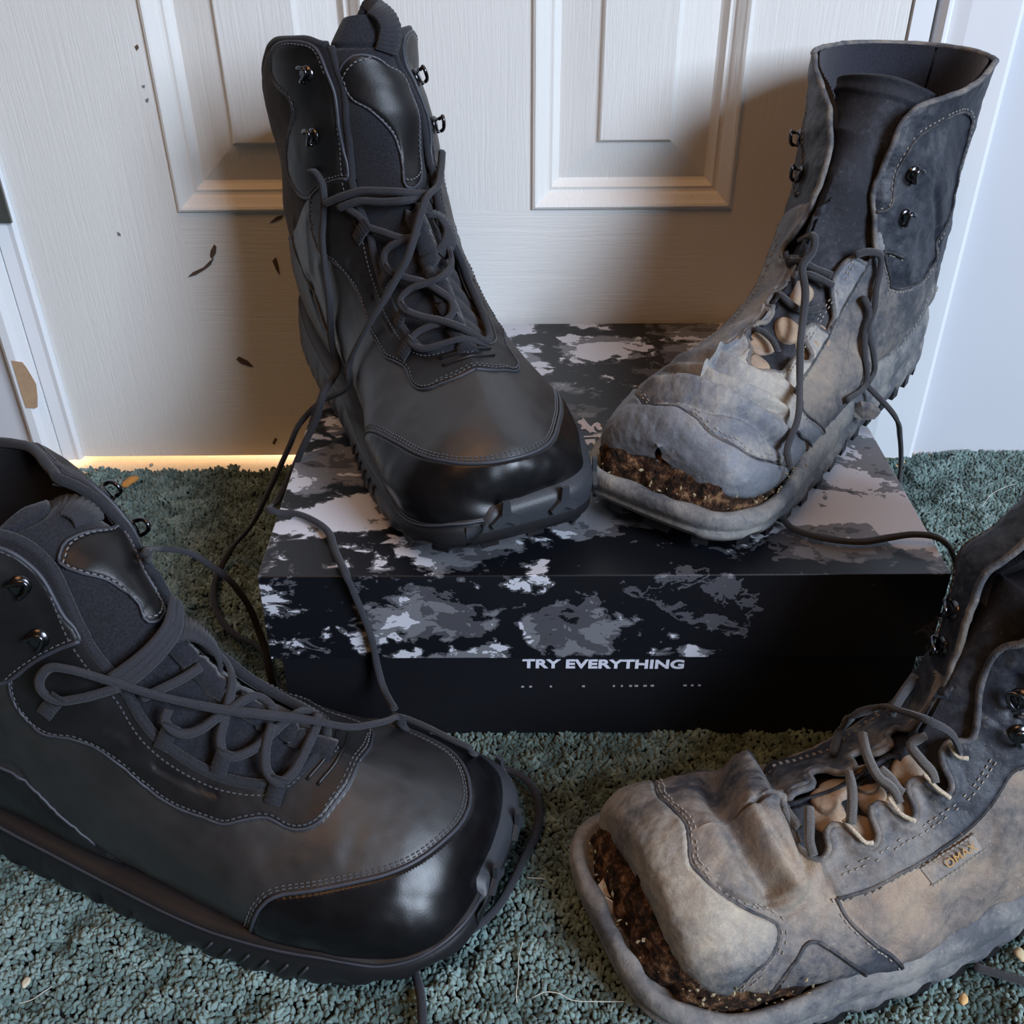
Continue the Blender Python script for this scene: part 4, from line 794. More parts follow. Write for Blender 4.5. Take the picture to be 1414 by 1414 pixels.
def new_boot(key, label, lean=0.0, topu=1.05):
    d = BAKED[key]; b = Boot(key, OPT[key]['st'], OPT[key]['toe'], OPT[key]['heel'], label)
    U, V = b.U, b.V; cap = sm(mir(CAP_N[key]), 90); capP = np.vstack([cap, [(.36, 1.1), (-.06, 1.1), (-.06, -1.1), (.36, -1.1)]])
    hole = mir(HOLE_N); holeP = np.vstack([[(1.2, -.15)], sm(hole, 110), [(1.2, .15)]])
    stayL = sm(np.array(STAY_N)*[1, -1], 60); stayR = stayL[::-1]*[1, -1]
    seam = np.array(SEAM_N); stayP = np.vstack([stayL, stayR[1:], seam, seam[::-1]*[1, -1]])
    colL = np.array(COLLAR_N)*[1, -1]; colL_s = sm(np.vstack([colL, colL[:1]]), 70)[:-1]; colR_s = colL_s*[1, -1]
    heL = sm(np.array(HEEL_N)*[1, -1], 40); heLP = np.vstack([heL, [(.30, -.95), (.30, -1.1), (.80, -1.1)]]); heR, heRP = heL*[1, -1], heLP*[1, -1]
    utop = lambda v: 1-(.075*smooth(np.abs(v), .36, .80) if key == 'A' else .0*np.abs(v))-.02*(1-smooth(np.abs(v), .15, .25))
    sh, sc, ss = b.poly(holeP), b.poly(capP), b.poly(stayP); sh = np.minimum(sh, (utop(V)-U)*.25)
    scl, scr, shl, shr = b.poly(colL_s), b.poly(colR_s), b.poly(heLP), b.poly(heRP)
    st = lambda sd, w: smooth(-sd, -w*.3, w)
    no = fnoise(b.G, 3 if key == 'A' else 8, 26, 3); no2 = fnoise(b.G, 5, 90, 2)
    D = no*.0014*smooth(U, .12, .5)+no2*.0004
    D += .0016*st(sc, .0012)+.0013*st(ss, .001)+.0010*(st(scl, .001)+st(scr, .001))+.0012*(st(shl, .001)+st(shr, .001))
    D += .0034*smooth(np.abs(V), .38, .62)*(1-smooth(U, .28, .42))
    D += .0016*gauss(sh-.004, .005)*smooth(U, .5, .75)                         # padded collar edge
    D += .0030*gauss((utop(V)-U)*.26-.012, .012)*smooth(np.abs(V), .2, .4)               # puffed top rim
    for sg in (-1, 1):
        D -= .0012*gauss(b.line(sm([(.468, .352*sg), (.43, .349*sg), (.396, .334*sg)], 12)), .0009)
        D += .0006*gauss(b.line([(.534, .347*sg), (.509, .343*sg)]), .0022)
        D -= .0011*gauss(b.line(sm([(.62, .503*sg), (.594, .515*sg), (.571, .559*sg), (.544, .599*sg), (.52, .615*sg), (.504, .651*sg), (.482, .69*sg)], 20)), .0012)
        # flex creases of the shaft panels
        for k, (u0, v0, u1, v1) in enumerate([(.66, .40, .60, .48), (.70, .48, .62, .50), (.585, .44, .545, .52)]):
            D += .0011*gauss(b.line([(u0, v0*sg), (u1, v1*sg)]), .004)
    b.disp = D; b.finish()
    c = b.fc; lab = np.zeros(len(c(U)), int)
    lab[(c(U) > .685)] = 5
    lab[c(ss) < 0] = 2; lab[c(shl) < 0] = 4; lab[c(shr) < 0] = 4; lab[c(scl) < 0] = 3; lab[c(scr) < 0] = 6; lab[c(sc) < 0] = 1
    parts = b.split(lab, {0: ('vamp', M['vamp_leather']), 1: ('toe_cap', M['cap_leather']), 2: ('eyestay', M['new_leather']), 3: ('collar_panel', M['new_leather']),
                          6: ('collar_panel', M['new_leather']), 4: ('heel_counter', M['new_leather']), 5: ('shaft_panel', M['dark_fabric'])}, sh)
    # inner lining, seen down the opening
    iu = np.where(b.us > .42)[0]; I = (b.P-b.NP*.0035)[iu][:, ::3]; sh3 = sh[iu][:, ::3]
    F = grid_faces(I.shape[0], I.shape[1]); cc = (sh3[:-1, :-1]+sh3[1:, :-1]+sh3[:-1, 1:]+sh3[1:, 1:]).reshape(-1)/4
    b.mk('lining', I.reshape(-1, 3), F[cc > -.001], M['dark_fabric'])
    # bound edge of the opening
    hs = sm(hole, 120); rv = np.linspace(.15, 1, 60); rim = np.column_stack([utop(rv), rv]); rim2 = rim[::-1]*[1, -1]; hs = hs[(hs[:, 0] < .975)]
    loop = np.vstack([hs, rim, rim2]); P, N, q = b.path(loop, -.0008, .003)
    b.mk('collar_binding', *tube(P, N, circ(.0021 if key == 'A' else .0024, None, 10)), M['binding'])
    # cut edges and stitching
    pp = [b.piping(x, .00075) for x in (stayL, stayR, sm(seam, 12), sm(seam*[1, -1], 12), heL[:-4], heR[:-4])]+[b.piping(np.vstack([x, x[:1]]), .0011, .0001) for x in (colL_s, colR_s)]
    pp.append(b.piping(cap, .0010, .0004))
    b.mk('cut_edge', *merge(pp), M['piping'])
    S = []
    S += b.stitches(stayL, .0019)+b.stitches(stayR, .0019)+b.stitches(sm(seam, 12), -.0018)+b.stitches(sm(seam*[1, -1], 12), .0018)
    S += b.stitches(cap, .0022)+b.stitches(cap, .0038)
    hin = sm(mir([(u, v+.028 if v > .01 else v) for u, v in HOLE_N[4:-1]]+[(.289, .05), (.288, 0)]), 120)
    S += b.stitches(hin, 0)+b.stitches(colL_s[20:-14], .0017)+b.stitches(colR_s[20:-14], -.0017)
    S += b.stitches(sm(mir([(.276, .23), (.268, .15), (.266, 0)]), 30), 0)
    tag(b.mk('stitching', *merge(S), M['thread'], smooth=False), kind='stuff')
    if 1:  # eyelet-strip bars at the front of the throat
        for uu in (.281, .2945):
            e = sm([(uu+.012, -.19), (uu+.002, -.10), (uu, 0), (uu+.002, .10), (uu+.012, .19)], 24)
            b.mk('vamp_strip', *b.piping(e, .0009, .0002), M['new_leather'])
    # ---- tongue
    tu = np.linspace(.29, topu, 150); tv = np.linspace(-1, 1, 61)
    hw = np.interp(tu, [p[0] for p in HOLE_N][::-1], [p[1] for p in HOLE_N][::-1])
    wid = np.where(tu < .6, hw+.05, np.interp(tu, [.6, .7, .8, .9, .98, topu], [.27, .22, .185, .165, .155, .075]))
    TU = np.repeat(tu[:, None], 61, 1); TV = wid[:, None]*tv[None]
    sd_t = np.abs(tv)[None]*np.ones_like(TU); base_h = -.0045+.0035*(1-sd_t**2)
    base_h += np.where(TU > .62, .004*(1-sd_t**4)*smooth(TU, .62, .75), 0)-lean*smooth(TU, .55, 1.05)
    quilt = -.0013*np.abs(np.cos(math.pi*(TU-.3)/.036))**8*smooth(TU, .31, .34)*(1-smooth(TU, .56, .6))
    quilt += -.003*np.exp(-((TU-.955-.02*sd_t)/.006)**2)
    H = (base_h+quilt+.0006*fnoise(np.stack([TU*.3, TV*.13, TU*0], -1), 2, 45, 2)).reshape(-1)
    P, Nn = b.base(TU.reshape(-1), TV.reshape(-1)); P = P+Nn*H[:, None]
    tp = sm(d['feat']['tp']+d['feat']['tp'][:1], 60)[:-1]
    SUt = np.full(TU.shape, .25); SVt = np.full(TU.shape, .13); sp = sd_uv(TU, TV, SUt, SVt, tp)
    P = P+Nn*(.0014*smooth(-sp, -.0003, .001)).reshape(-1, 1)
    F = grid_faces(150, 61); cs = (sp[:-1, :-1]+sp[1:, :-1]+sp[:-1, 1:]+sp[1:, 1:]).reshape(-1)/4
    def sub(f): i, inv = np.unique(f, return_inverse=True); return P[i], inv.reshape(-1, 4)
    tongue = b.mk('tongue', *sub(F[cs >= 0]), M['soft_fabric'])
    m = tongue.modifiers.new('pad', 'SOLIDIFY'); m.thickness = .006; m.offset = -1 if True else 1
    patch = b.mk('tongue_patch', *sub(F[cs < 0]), M['new_leather'], tongue)
    # patch edge + stitches, following the tongue surface
    T2 = BVHTree.FromPolygons(P.tolist(), F.tolist())
    def on_t(uv, off, h):
        p, n = b.at(uv[:, 0], uv[:, 1]); out = []
        for q, k in zip(p, n):
            r = T2.find_nearest(Vector(q)); out.append(np.array(r[0])+k*h)
        return np.array(out), n
    ep, en = on_t(np.vstack([tp, tp[:1]]), 0, .0004); b.mk('patch_edge', *tube(ep, en, circ(.0008, None, 6)), M['piping'], tongue)
    cen = tp.mean(0); ti = cen+(tp-cen)*.90; q, n = on_t(np.vstack([ti, ti[:1]]), 0, .0006); L = np.linalg.norm(np.diff(q, axis=0), axis=1).sum(); q2 = resample(q, int(L/.0027)); parts = []
    for i in range(len(q2)-1):
        t = q2[i+1]-q2[i]; t /= np.linalg.norm(t)+1e-9; k = n[min(int(i*len(n)/len(q2)), len(n)-1)]; bb = np.cross(k, t)
        c0 = q2[i]; V8 = [c0-t*.0008-bb*.0003, c0-t*.0008+bb*.0003, c0+t*.0008+bb*.0003, c0+t*.0008-bb*.0003]; V8 += [x+k*.0005 for x in V8]
        parts.append((np.array(V8), [(0, 1, 5, 4), (1, 2, 6, 5), (2, 3, 7, 6), (3, 0, 4, 7), (4, 5, 6, 7)]))
    tag(b.mk('patch_stitching', *merge(parts), M['patch_thread'], tongue, smooth=False), kind='stuff')
    if key == 'A': pl = [(.93, .06, .004), (.96, .07, .007), (1.0, .075, .009), (1.04, .07, .008), (1.075, .06, .002), (1.05, .05, -.008)]; hw_ = .0065
    else: pl = [(.850, .050, .001-lean*.5), (.872, .056, .0035-lean*.6), (.90, .060, .0045-lean*.7), (.93, .062, .004-lean*.75), (.955, .060, .000-lean*.9), (.955, .055, -.008-lean)]; hw_ = .0080
    b.mk('pull_loop', *b.ribbon(pl, hw_), M['lace'], tongue)
    kp = [(.526, .13, .001), (.515, .15, .006), (.49, .165, .0075), (.465, .14, .006), (.452, .12, .001)] if key == 'A' else [(.530, .03, .001), (.518, .055, .006), (.495, .085, .0075), (.475, .115, .006), (.462, .14, .001)]
    b.mk('lace_keeper', *b.ribbon(kp, .0045 if key == 'A' else .0065), M['lace'], tongue)
    # ---- hooks, webbing loops, laces
    hk = [(.9156, -.2425), (.7725, -.2705), (.8584+.02, .225), (.7396+.015, .240)] if key == 'A' else [(.8226, -.2064), (.701, -.2485), (.86, .19), (.735, .20)]
    for u, v in hk: b.mk('lace_hook', *b.hook(u, v, -np.sign(v), None, 1.0), M['metal'])
    for kind, pts in d['lace']:
        b.mk('lace', *b.lace(pts), M['lace'])
        pts = np.array(pts)
        for i in range(1, len(pts)-1):
            if abs(pts[i, 1]) > .15 and abs(pts[i, 1]) >= abs(pts[i-1, 1]) and abs(pts[i, 1]) > abs(pts[i+1, 1]) and pts[i, 0] < .62:
                u, v = pts[i, :2]; sg = np.sign(v)
                b.mk('lace_loop', *b.ribbon([(u, v-sg*.012, pts[i, 2]+.0012), (u, v+sg*.015, .0034), (u, v+sg*.035, .0022), (u, v+sg*.058, .0004)], .0036, .0006), M['binding'])
    for fr in d['free']: b.mk('lace', *b.world_path(fr), M['lace'])
    # ---- sole
    foot = footprint(ring_grid(b.st, np.linspace(0, 1, 160), np.linspace(-1, 1, 120)))
    def bump(a, sx, y, f):
        o = .0016*smooth(sx, .25, -.05)*(1 if f < .9 else 0)
        if .15 < f < .75:
            for c0 in (.30, .36, .42, .48): o = o-.0016*np.exp(-((sx-c0-.03*f)/.006)**2)
        if f < .5: o = o+.0007*np.sign(np.sin(sx*110))*smooth(.5-f, 0, .3)
        return o
    rows = [(0, .001), (.04, .0035), (.15, .0052), (.3, .0060), (.45, .0062), (.6, .0060), (.74, .0052), (.80, .0040), (.84, .0044), (.90, .0050), (.95, .0040), (1.0, .0005)]
    zf = lambda sx: (sole_z(sx*1.0, 1.0)[0]+.0035, sole_z(sx, 1.0)[1]-.001-.010*smooth(sx, .80, .97))
    sole, R = build_sole(b, foot, rows, zf, M['rubber'], bump=bump)
    P, N = ring_curve(b, foot, .0046, lambda sx: zf(sx)[1]-.0028); P = np.vstack([P, P[:1]]); N = np.vstack([N, N[:1]])
    b.mk('sole_rim', *tube(P, np.tile([0, 0, 1.], (len(P), 1)), circ(.0009, .0007, 6), caps=False), M['piping'], sole)
    # raised toe bumper with three-pointed studs
    m = len(R[0]); near = np.arange(-12, 40)
    o1, nn = offset_outline(foot, 0); L = foot[:, 0].max(); idx = near % m
    lo = np.column_stack([o1[idx]+nn[idx]*.0054, zf(o1[idx, 0]/L)[0]+.002]); mid = np.column_stack([o1[idx]+nn[idx]*.0068, zf(o1[idx, 0]/L)[0]+.014])
    k = np.linspace(-1, 1, len(idx)); tz = .0415-.004*np.abs(k)**2.5-.012*smooth(np.abs(k), .84, 1)
    hi = np.column_stack([o1[idx]+nn[idx]*.0050, tz]); hi2 = hi-np.column_stack([nn[idx]*.0110, np.zeros(len(idx))])+[0, 0, .0026]; hi1 = np.column_stack([o1[idx]+nn[idx]*.0064, tz-.004])
    rowsB = np.array([lo, mid, hi1, hi, hi2]); b.mk('toe_bumper', rowsB.reshape(-1, 3), grid_faces(5, len(idx)), M['bumper'], sole)
    for q in (-6, 4, 14):
        j = q % m; c0 = np.array([*(o1[j]+nn[j]*.0070), zf(o1[j, 0]/L)[0]+.017]); n3 = np.array([*nn[j], .1]); t3 = np.cross([0, 0, 1.], n3); t3 /= np.linalg.norm(t3); u3 = np.array([0, 0, 1.]); parts = []
        for a in (90, 215, 325):
            dv = t3*math.cos(math.radians(a))+u3*math.sin(math.radians(a)); sd = np.cross(n3, dv)
            A = [c0+sd*.0026, c0-sd*.0026, c0+dv*.0085-sd*.0018, c0+dv*.0085+sd*.0018]; parts.append((np.array(A+[x+n3*.0022 for x in A]), [(0, 1, 2, 3)[::-1], (4, 5, 6, 7), (0, 1, 5, 4), (1, 2, 6, 5), (2, 3, 7, 6), (3, 0, 4, 7)]))
        b.mk('tread_stud', *merge(parts), M['bumper'], sole, smooth=False)
    # slanted side ribs and tread blocks
    for sg, rng_ in ((1, range(38, 54, 3)), (-1, range(-53, -37, 3))):
        for q in rng_:
            j = q % m; j2 = (q+2) % m
            a = np.array([*(o1[j]+nn[j]*.0066), zf(o1[j, 0]/L)[0]+.008]); e = np.array([*(o1[j2]+nn[j2]*.0064), zf(o1[j2, 0]/L)[0]+.017])
            b.mk('side_rib', *tube(np.array([a, (a+e)/2, e]), np.tile([*nn[j], 0], (3, 1)), circ(.0007, .0010, 6)), M['bumper'], sole)
    parts = []
    for q in range(0, m, 8):
        j = q; t = np.array([-nn[j, 1], nn[j, 0]]); cc = o1[j]-nn[j]*.004; z0 = sole_z(np.array([o1[j, 0]/L]), 1)[0][0]
        A = [(*(cc+t*.0045+nn[j]*.006), z0), (*(cc-t*.0045+nn[j]*.006), z0), (*(cc-t*.0035-nn[j]*.012), z0), (*(cc+t*.0035-nn[j]*.012), z0)]
        parts.append((np.array(A+[(x, y, z+.006) for x, y, z in A]), [(0, 1, 2, 3)[::-1], (4, 5, 6, 7), (0, 1, 5, 4), (1, 2, 6, 5), (2, 3, 7, 6), (3, 0, 4, 7)]))
    b.mk('tread', *merge(parts), M['rubber'], sole, smooth=False)
    return b
# ---- the two worn-out boots -------------------------------------------------------
HOLE_B_L = [(1.0,-.30),(.96,-.235),(.93,-.20),(.85,-.115),(.74,-.062),(.66,-.062),(.605,-.07),(.565,-.115),(.535,-.13),(.522,-.17),(.510,-.235),(.495,-.215),(.482,-.08),(.468,.005),(.452,.01),(.440,-.04),(.430,-.14),(.415,-.13),(.406,.0),(.398,.075),(.384,.085),(.374,.03),(.362,-.045),(.348,-.03),(.338,.08),(.326,.135),(.312,.15),(.300,.17),(.297,.20)]
HOLE_B_R = [(1.0,.55),(.965,.42),(.94,.33),(.92,.275),(.886,.215),(.80,.170),(.70,.165),(.62,.195),(.595,.24),(.572,.29),(.556,.335),(.540,.325),(.528,.27),(.505,.25),(.485,.255),(.472,.30),(.458,.365),(.442,.36),(.430,.28),(.412,.27),(.402,.30),(.392,.35),(.378,.345),(.370,.30),(.352,.30),(.335,.30),(.315,.27),(.302,.235),(.297,.20)]
HOLE_D_R = [(1.0,.40),(.95,.28),(.88,.20),(.78,.16),(.70,.146),(.667,.118),(.634,.108),(.592,.13),(.555,.186),(.535,.205),(.517,.165),(.502,.155),(.491,.18),(.483,.25),(.470,.262),(.460,.19),(.448,.172),(.438,.18),(.431,.26),(.417,.275),(.407,.20),(.395,.172),(.385,.18),(.377,.268),(.362,.278),(.352,.20),(.34,.178),(.330,.19),(.322,.25),(.308,.265),(.298,.22),(.293,.15),(.293,.06),(.296,0)]
HOLE_D_L = [(1.0,-.20),(.93,-.07),(.80,-.03),(.65,-.035),(.56,-.05),(.52,-.08),(.485,-.10),(.473,-.17),(.462,-.165),(.452,-.10),(.432,-.11),(.421,-.18),(.408,-.18),(.400,-.11),(.382,-.12),(.371,-.19),(.357,-.19),(.346,-.11),(.330,-.11),(.312,-.10),(.300,-.05),(.296,0)]
CAPS = dict(B=[(.30,-.85),(.265,-.60),(.235,-.42),(.186,-.35),(.143,-.25),(.125,-.155),(.127,-.07),(.127,.066),(.123,.154),(.1175,.222),(.1245,.295),(.14,.37),(.160,.443),(.2046,.527),(.245,.62),(.27,.75),(.28,.9)],
            D=[(.23,-.85),(.22,-.6),(.197,-.40),(.171,-.2465),(.1717,-.17),(.1717,-.08),(.160,.058),(.149,.138),(.156,.182),(.166,.2265),(.1946,.30),(.2175,.343),(.2346,.379),(.232,.415),(.216,.467),(.192,.51),(.172,.60),(.165,.75),(.16,.9)])
def old_boot(key, label):
    d = BAKED[key]; ft = d['feat']; st = []
    for r in OPT[key]['st']:
        r = list(r); k = max(0, 1-r[0]/.24); r[4] += .013*k**.8; r[1] -= (.010 if key == 'D' else .005)*max(0, 1-r[0]/.12); r[3] -= (.010 if key == 'D' else .006)*max(0, 1-r[0]/.12)
        r[2] = max(r[2], r[4]+.001) if r[0] > 0 else r[4]+.008; st.append(r)
    b = Boot(key, st, OPT[key]['toe'], OPT[key]['heel'], label); U, V = b.U, b.V
    hL, hR = (HOLE_B_L, HOLE_B_R) if key == 'B' else (HOLE_D_L, HOLE_D_R)
    hL = sm(hL, 110); hR = sm(hR, 110)
    holeP = np.vstack([[(1.3, hL[0, 1])], hL, hR[::-1], [(1.3, hR[0, 1])]]); sh = b.poly(holeP)
    cap = sm(CAPS[key], 90); sc = b.poly(np.vstack([cap, [(.2, 1.2), (-.1, 1.2), (-.1, -1.2), (.2, -1.2)]]))
    stay = sm([(.312,.367),(.346,.371),(.385,.363),(.42,.366),(.4635,.360),(.492,.35),(.5265,.332),(.552,.320),(.575,.34),(.60,.40)], 40)
    top = sm([(.60,.40),(.592,.33),(.575,.26),(.56,.20)], 14)
    quarter = [sm([(u, v*s) for u, v in ((.3104,.367),(.3147,.419),(.326,.475),(.345,.56),(.365,.663),(.37,.80))], 24) for s in (1, -1)]
    tri = [sm([(.215,.70),(.229,.58),(.2446,.52),(.26,.47),(.273,.457),(.286,.487),(.306,.56),(.328,.66),(.335,.80)], 30)*[1, s] for s in (1, -1)]
    heelc = [sm([(u, v*s) for u, v in ((.70,.70),(.66,.607),(.648,.631),(.618,.647),(.592,.675),(.56,.70),(.53,.74),(.50,.80))], 24) for s in (1, -1)]
    colr = [sm([(u, v*s) for u, v in ((.60,.235),(.62,.255),(.68,.215),(.757,.215),(.834,.2625),(.89,.34),(.925,.45),(.92,.53),(.84,.535),(.77,.53),(.70,.50),(.672,.54),(.60,.507),(.565,.45),(.575,.33))], 60) for s in (1, -1)]
    D = fnoise(b.G, 31+ord(key), 24, 4)*.0042*smooth(U, .02, .2)*(1-.6*smooth(U, .85, 1))+fnoise(b.G, 12, 110, 3)*.0009+fnoise(b.G, 13, 300, 2)*.0003
    g = lambda pts, s: gauss(b.line(sm(pts, 24)), s)
    if key == 'D':
        D += .0085*g(ft['ridge'], .0062)+.0055*g(ft['ridge2'], .0042)-.0065*g(ft['valley'], .0050)-.0052*g(ft['valley2'], .0032)-.0016*g(ft['seam2'], .0011)
        D -= .0020*g([(.262,.01),(.262,.14),(.268,.24),(.27,.29)], .0016)
        D += .0030*g([(.215,-.05),(.205,.08),(.205,.18),(.215,.26)], .006)
        D -= .0016*g([(.232,.30),(.236,.345),(.25,.36),(.275,.345),(.285,.31)], .0016)
        D -= .0030*g([(.40,.48),(.37,.52),(.35,.60)], .006)+.0025*g([(.46,.47),(.44,.56),(.42,.62)], .005)+.0025*g([(.52,.48),(.50,.58),(.47,.66)], .006)
    else:
        c1, v2, fo = [np.array(ft[k]) for k in ('crack1', 'val2', 'fold')]; c1r, v2r, for_ = [resample(x, 6) for x in (c1, v2, fo)]
        ex = lambda L: np.vstack([[L[0, 0]-.01+.03, -.42], [L[0, 0], -.28], L[1:] if L[0, 1] < -.05 else L]); tp_ = 1-smooth(np.abs(V-.10), .32, .50)
        D += tp_*(.0070*g(ex((c1r+v2r)/2), .0064)+.0058*g(ex((c1r+for_)/2), .0044)+.0050*g(ex(for_+[.03, 0]), .0042)-.0034*g(ex(c1), .0013)-.0030*g(ex(v2), .0018)-.0030*g(ex(fo), .0017))
        D -= .0022*g([(.10,-.25),(.11,-.05),(.115,.12)], .010)*0+.0018*g([(.26,.50),(.30,.56),(.33,.66)], .004)
        D -= .0016*g([(.22,.43),(.245,.50),(.26,.60)], .0013)+.0016*g([(.25,.42),(.28,.47),(.31,.48)], .0016)
        D -= .0030*g([(.52,.47),(.47,.52),(.42,.60)], .007)+.0022*g([(.58,.45),(.54,.52),(.50,.62)], .005)
    for s in (1, -1):
        for k, (u0, v0, u1, v1) in enumerate([(.60, .36, .56, .46), (.66, .40, .62, .50), (.74, .38, .70, .52), (.50, .40, .47, .50), (.64, .18, .60, .22)]):
            D -= .0018*gauss(b.line([(u0, v0*s), (u1, v1*s)]), .0035)
    stt = lambda sd, w: smooth(-sd, -w*.3, w)
    sq = []
    for s in (1, -1):
        qy = quarter[0]*[1, s]; sq.append(b.poly(np.vstack([qy, [(.66, .95*s), (.68, .52*s), (.60, .50*s)], stay[::-1]*[1, s]])))
    strip = [b.poly(np.vstack([stay*[1, s], [(.56, .12*s), (.30, .12*s)]])) for s in (1, -1)]
    stri = [b.poly(np.vstack([t, [(.27, 1.1*(1 if t[5, 1] > 0 else -1))]])) for t in tri]
    shc = [b.poly(np.vstack([h, [(.48, 1.1*np.sign(h[3, 1])), (.74, 1.1*np.sign(h[3, 1]))]])) for h in heelc]
    scl = [b.poly(x) for x in colr]
    D += -.0012*stt(sq[0], .0014)-.0012*stt(sq[1], .0014)-.0012*stt(stri[0], .0012)-.0012*stt(stri[1], .0012)+.0012*stt(sc, .0014)+.0012*(stt(shc[0], .0012)+stt(shc[1], .0012))
    D += .0010*(stt(strip[0], .001)+stt(strip[1], .001))-.0008*(stt(scl[0], .0012)+stt(scl[1], .0012))
    D -= .0012*gauss(sc, .0009)
    D += .0016*gauss(sh-.002, .0025)*smooth(U, .28, .32)*(1-smooth(U, .5, .56))
    # toe cap: lower edge folded under and chewed
    edge = smooth(np.abs(V), .62, .80)*(1-smooth(U, .16, .26)); D += .0022*smooth(np.abs(V), .5, .7)*smooth(U, .16, .3)*(1-smooth(U, .55, .62)); D += edge*(fnoise(b.G, 77, 170, 3)*.0030-.0015)
    b.disp = D; b.finish(); c = b.fc; lab = np.zeros(len(c(U)), int)
    lab[c(U) > .565] = 4
    for q in sq: lab[c(q) < 0] = 2
    for q in strip: lab[c(q) < 0] = 3
    for q in shc: lab[c(q) < 0] = 5
    for i, q in enumerate(scl): lab[c(q) < 0] = 6+i
    lab[c(sc) < 0] = 1
    OL, OC = (M['old_leather'], M['old_cap']) if key == 'D' else (M['old_leather_cool'], M['old_cap_cool'])
    names = {0: ('vamp', OL), 1: ('toe_cap', OC), 2: ('quarter_panel', M['old_tan'] if key == 'D' else M['old_quarter']), 3: ('eyestay', M['old_strip'] if key == 'D' else OL), 4: ('shaft_panel', M['old_dark']),
             5: ('heel_counter', M['old_sole']), 6: ('collar_panel', M['old_dark']), 7: ('collar_panel', M['old_dark'])}
    b.split(lab, names, sh)
    iu = np.where(b.us > .40)[0]; I = (b.G-b.N*(.0085-.0042*smooth(U, .86, .98))[..., None])[iu][:, ::2]; s3 = sh[iu][:, ::2]; F = grid_faces(I.shape[0], I.shape[1]); cc = (s3[:-1, :-1]+s3[1:, :-1]+s3[:-1, 1:]+s3[1:, 1:]).reshape(-1)/4
    b.mk('lining', I.reshape(-1, 3), F[cc > .0012], M['navy_fabric'])
    vi = np.linspace(-1, 1, 80); mask = (vi < hL[0, 1]-.02) | (vi > hR[0, 1]+.02)
    sp_ = []
    for seg in (vi[vi > hR[0, 1]+.01], vi[vi < hL[0, 1]-.01]):
        p, n = b.at(np.full(len(seg), .915), seg, -.0046); sp_.append(tube(p, n, circ(.0007, None, 6)))
    b.mk('lining_seam', *merge(sp_), M['thread'])
    rim = np.linspace(hR[0, 1], 1, 50); rim2 = np.linspace(-1, hL[0, 1], 40)
    loop = np.vstack([hL[::-1], ]) ; lp = np.vstack([hL, hR[::-1], np.column_stack([np.ones(50), rim]), np.column_stack([np.ones(40), rim2])])
    P, N, q = b.path(lp, -.0010, .0022); P = P+N*(fnoise(P, 9, 120, 2)*.0006)[:, None]
    b.mk('worn_edge', *tube(P, N, circ(.0017, None, 8)), M['old_edge'])
    pp = [b.piping(x, .0009) for x in (cap, stay, stay*[1, -1], quarter[0], quarter[1], tri[0], tri[1], colr[0], colr[1])]
    b.mk('cut_edge', *merge(pp), M['old_edge_dark'])
    S = []
    for x, o in ((cap, .0021), (cap, .0037), (stay, -.0018), (stay*[1, -1], .0018), (colr[0], .002), (colr[1], -.002), (quarter[0], -.0018), (quarter[1], .0018)): S += b.stitches(x, o, gap=.0030)
    dl = sm([(.3276,.287),(.362,.283),(.405,.275),(.4335,.279),(.475,.271),(.508,.2625),(.54,.25)], 30)+[0, .030]
    for s in (1, -1): S += b.stitches(dl*[1, s], 0, gap=.003)+b.stitches(dl*[1, s], .0022, gap=.003)
    S += b.stitches(heelc[0], .002, gap=.003)+b.stitches(heelc[0], .004, gap=.003)
    rngs = np.random.RandomState(3); S = [x for x in S if rngs.rand() > .18]
    tag(b.mk('stitching', *merge(S), M['old_thread'], smooth=False), kind='stuff')
    # ---- tongue
    tu = np.linspace(.285, .935 if key == 'B' else .90, 120); fl_ = lambda h: np.interp(tu, h[::-1, 0], h[::-1, 1])
    # smooth centre line and half width of the throat
    cen = (np.interp(tu, [.3, .36, .42, .5, .6, .75, .93], [.18, .17, .10, .10, .07, .055, .05]) if key == 'B' else np.interp(tu, [.3, .45, .6, .9], [.04, .03, .045, .07]))
    wid = (np.interp(tu, [.285, .32, .40, .5, .6, .75, .93], [.12, .20, .30, .29, .27, .26, .34]) if key == 'B' else np.interp(tu, [.285, .33, .4, .5, .6, .8, .93], [.20, .27, .30, .28, .24, .20, .22]))
    tv = np.linspace(-1, 1, 61); TU = np.repeat(tu[:, None], 61, 1); TV = cen[:, None]+wid[:, None]*tv[None]
    H = -.0052+.0018*(1-tv[None]**2)-(.010 if key == 'B' else .018)*smooth(TU, .56, .93); H = H+fnoise(np.stack([TU*.3, TV*.13, TU*0], -1), 41, 28, 2)*.0028+.0016*np.exp(-((TU-.905)/.006)**2)
    P, Nn = b.base(TU.ravel(), TV.ravel()); P = P+Nn*H.reshape(-1, 1)
    tongue = b.mk('tongue', P, grid_faces(120, 61), M['old_tongue']); m = tongue.modifiers.new('pad', 'SOLIDIFY'); m.thickness = .003; m.offset = -1
    TB = BVHTree.FromPolygons(P.tolist(), grid_faces(120, 61).tolist())
    studs = [(.402,.2184),(.3219,.2104),(.4335,.345),(.3991,.3226),(.3376,.0602),(.4464,.1703),(.355,.145)] if key == 'B' else [(.3433,.1383),(.3948,.1303),(.3691,-.1102),(.364,.235),(.350,-.02),(.4492,.1463),(.4192,.240),(.400,.0)]
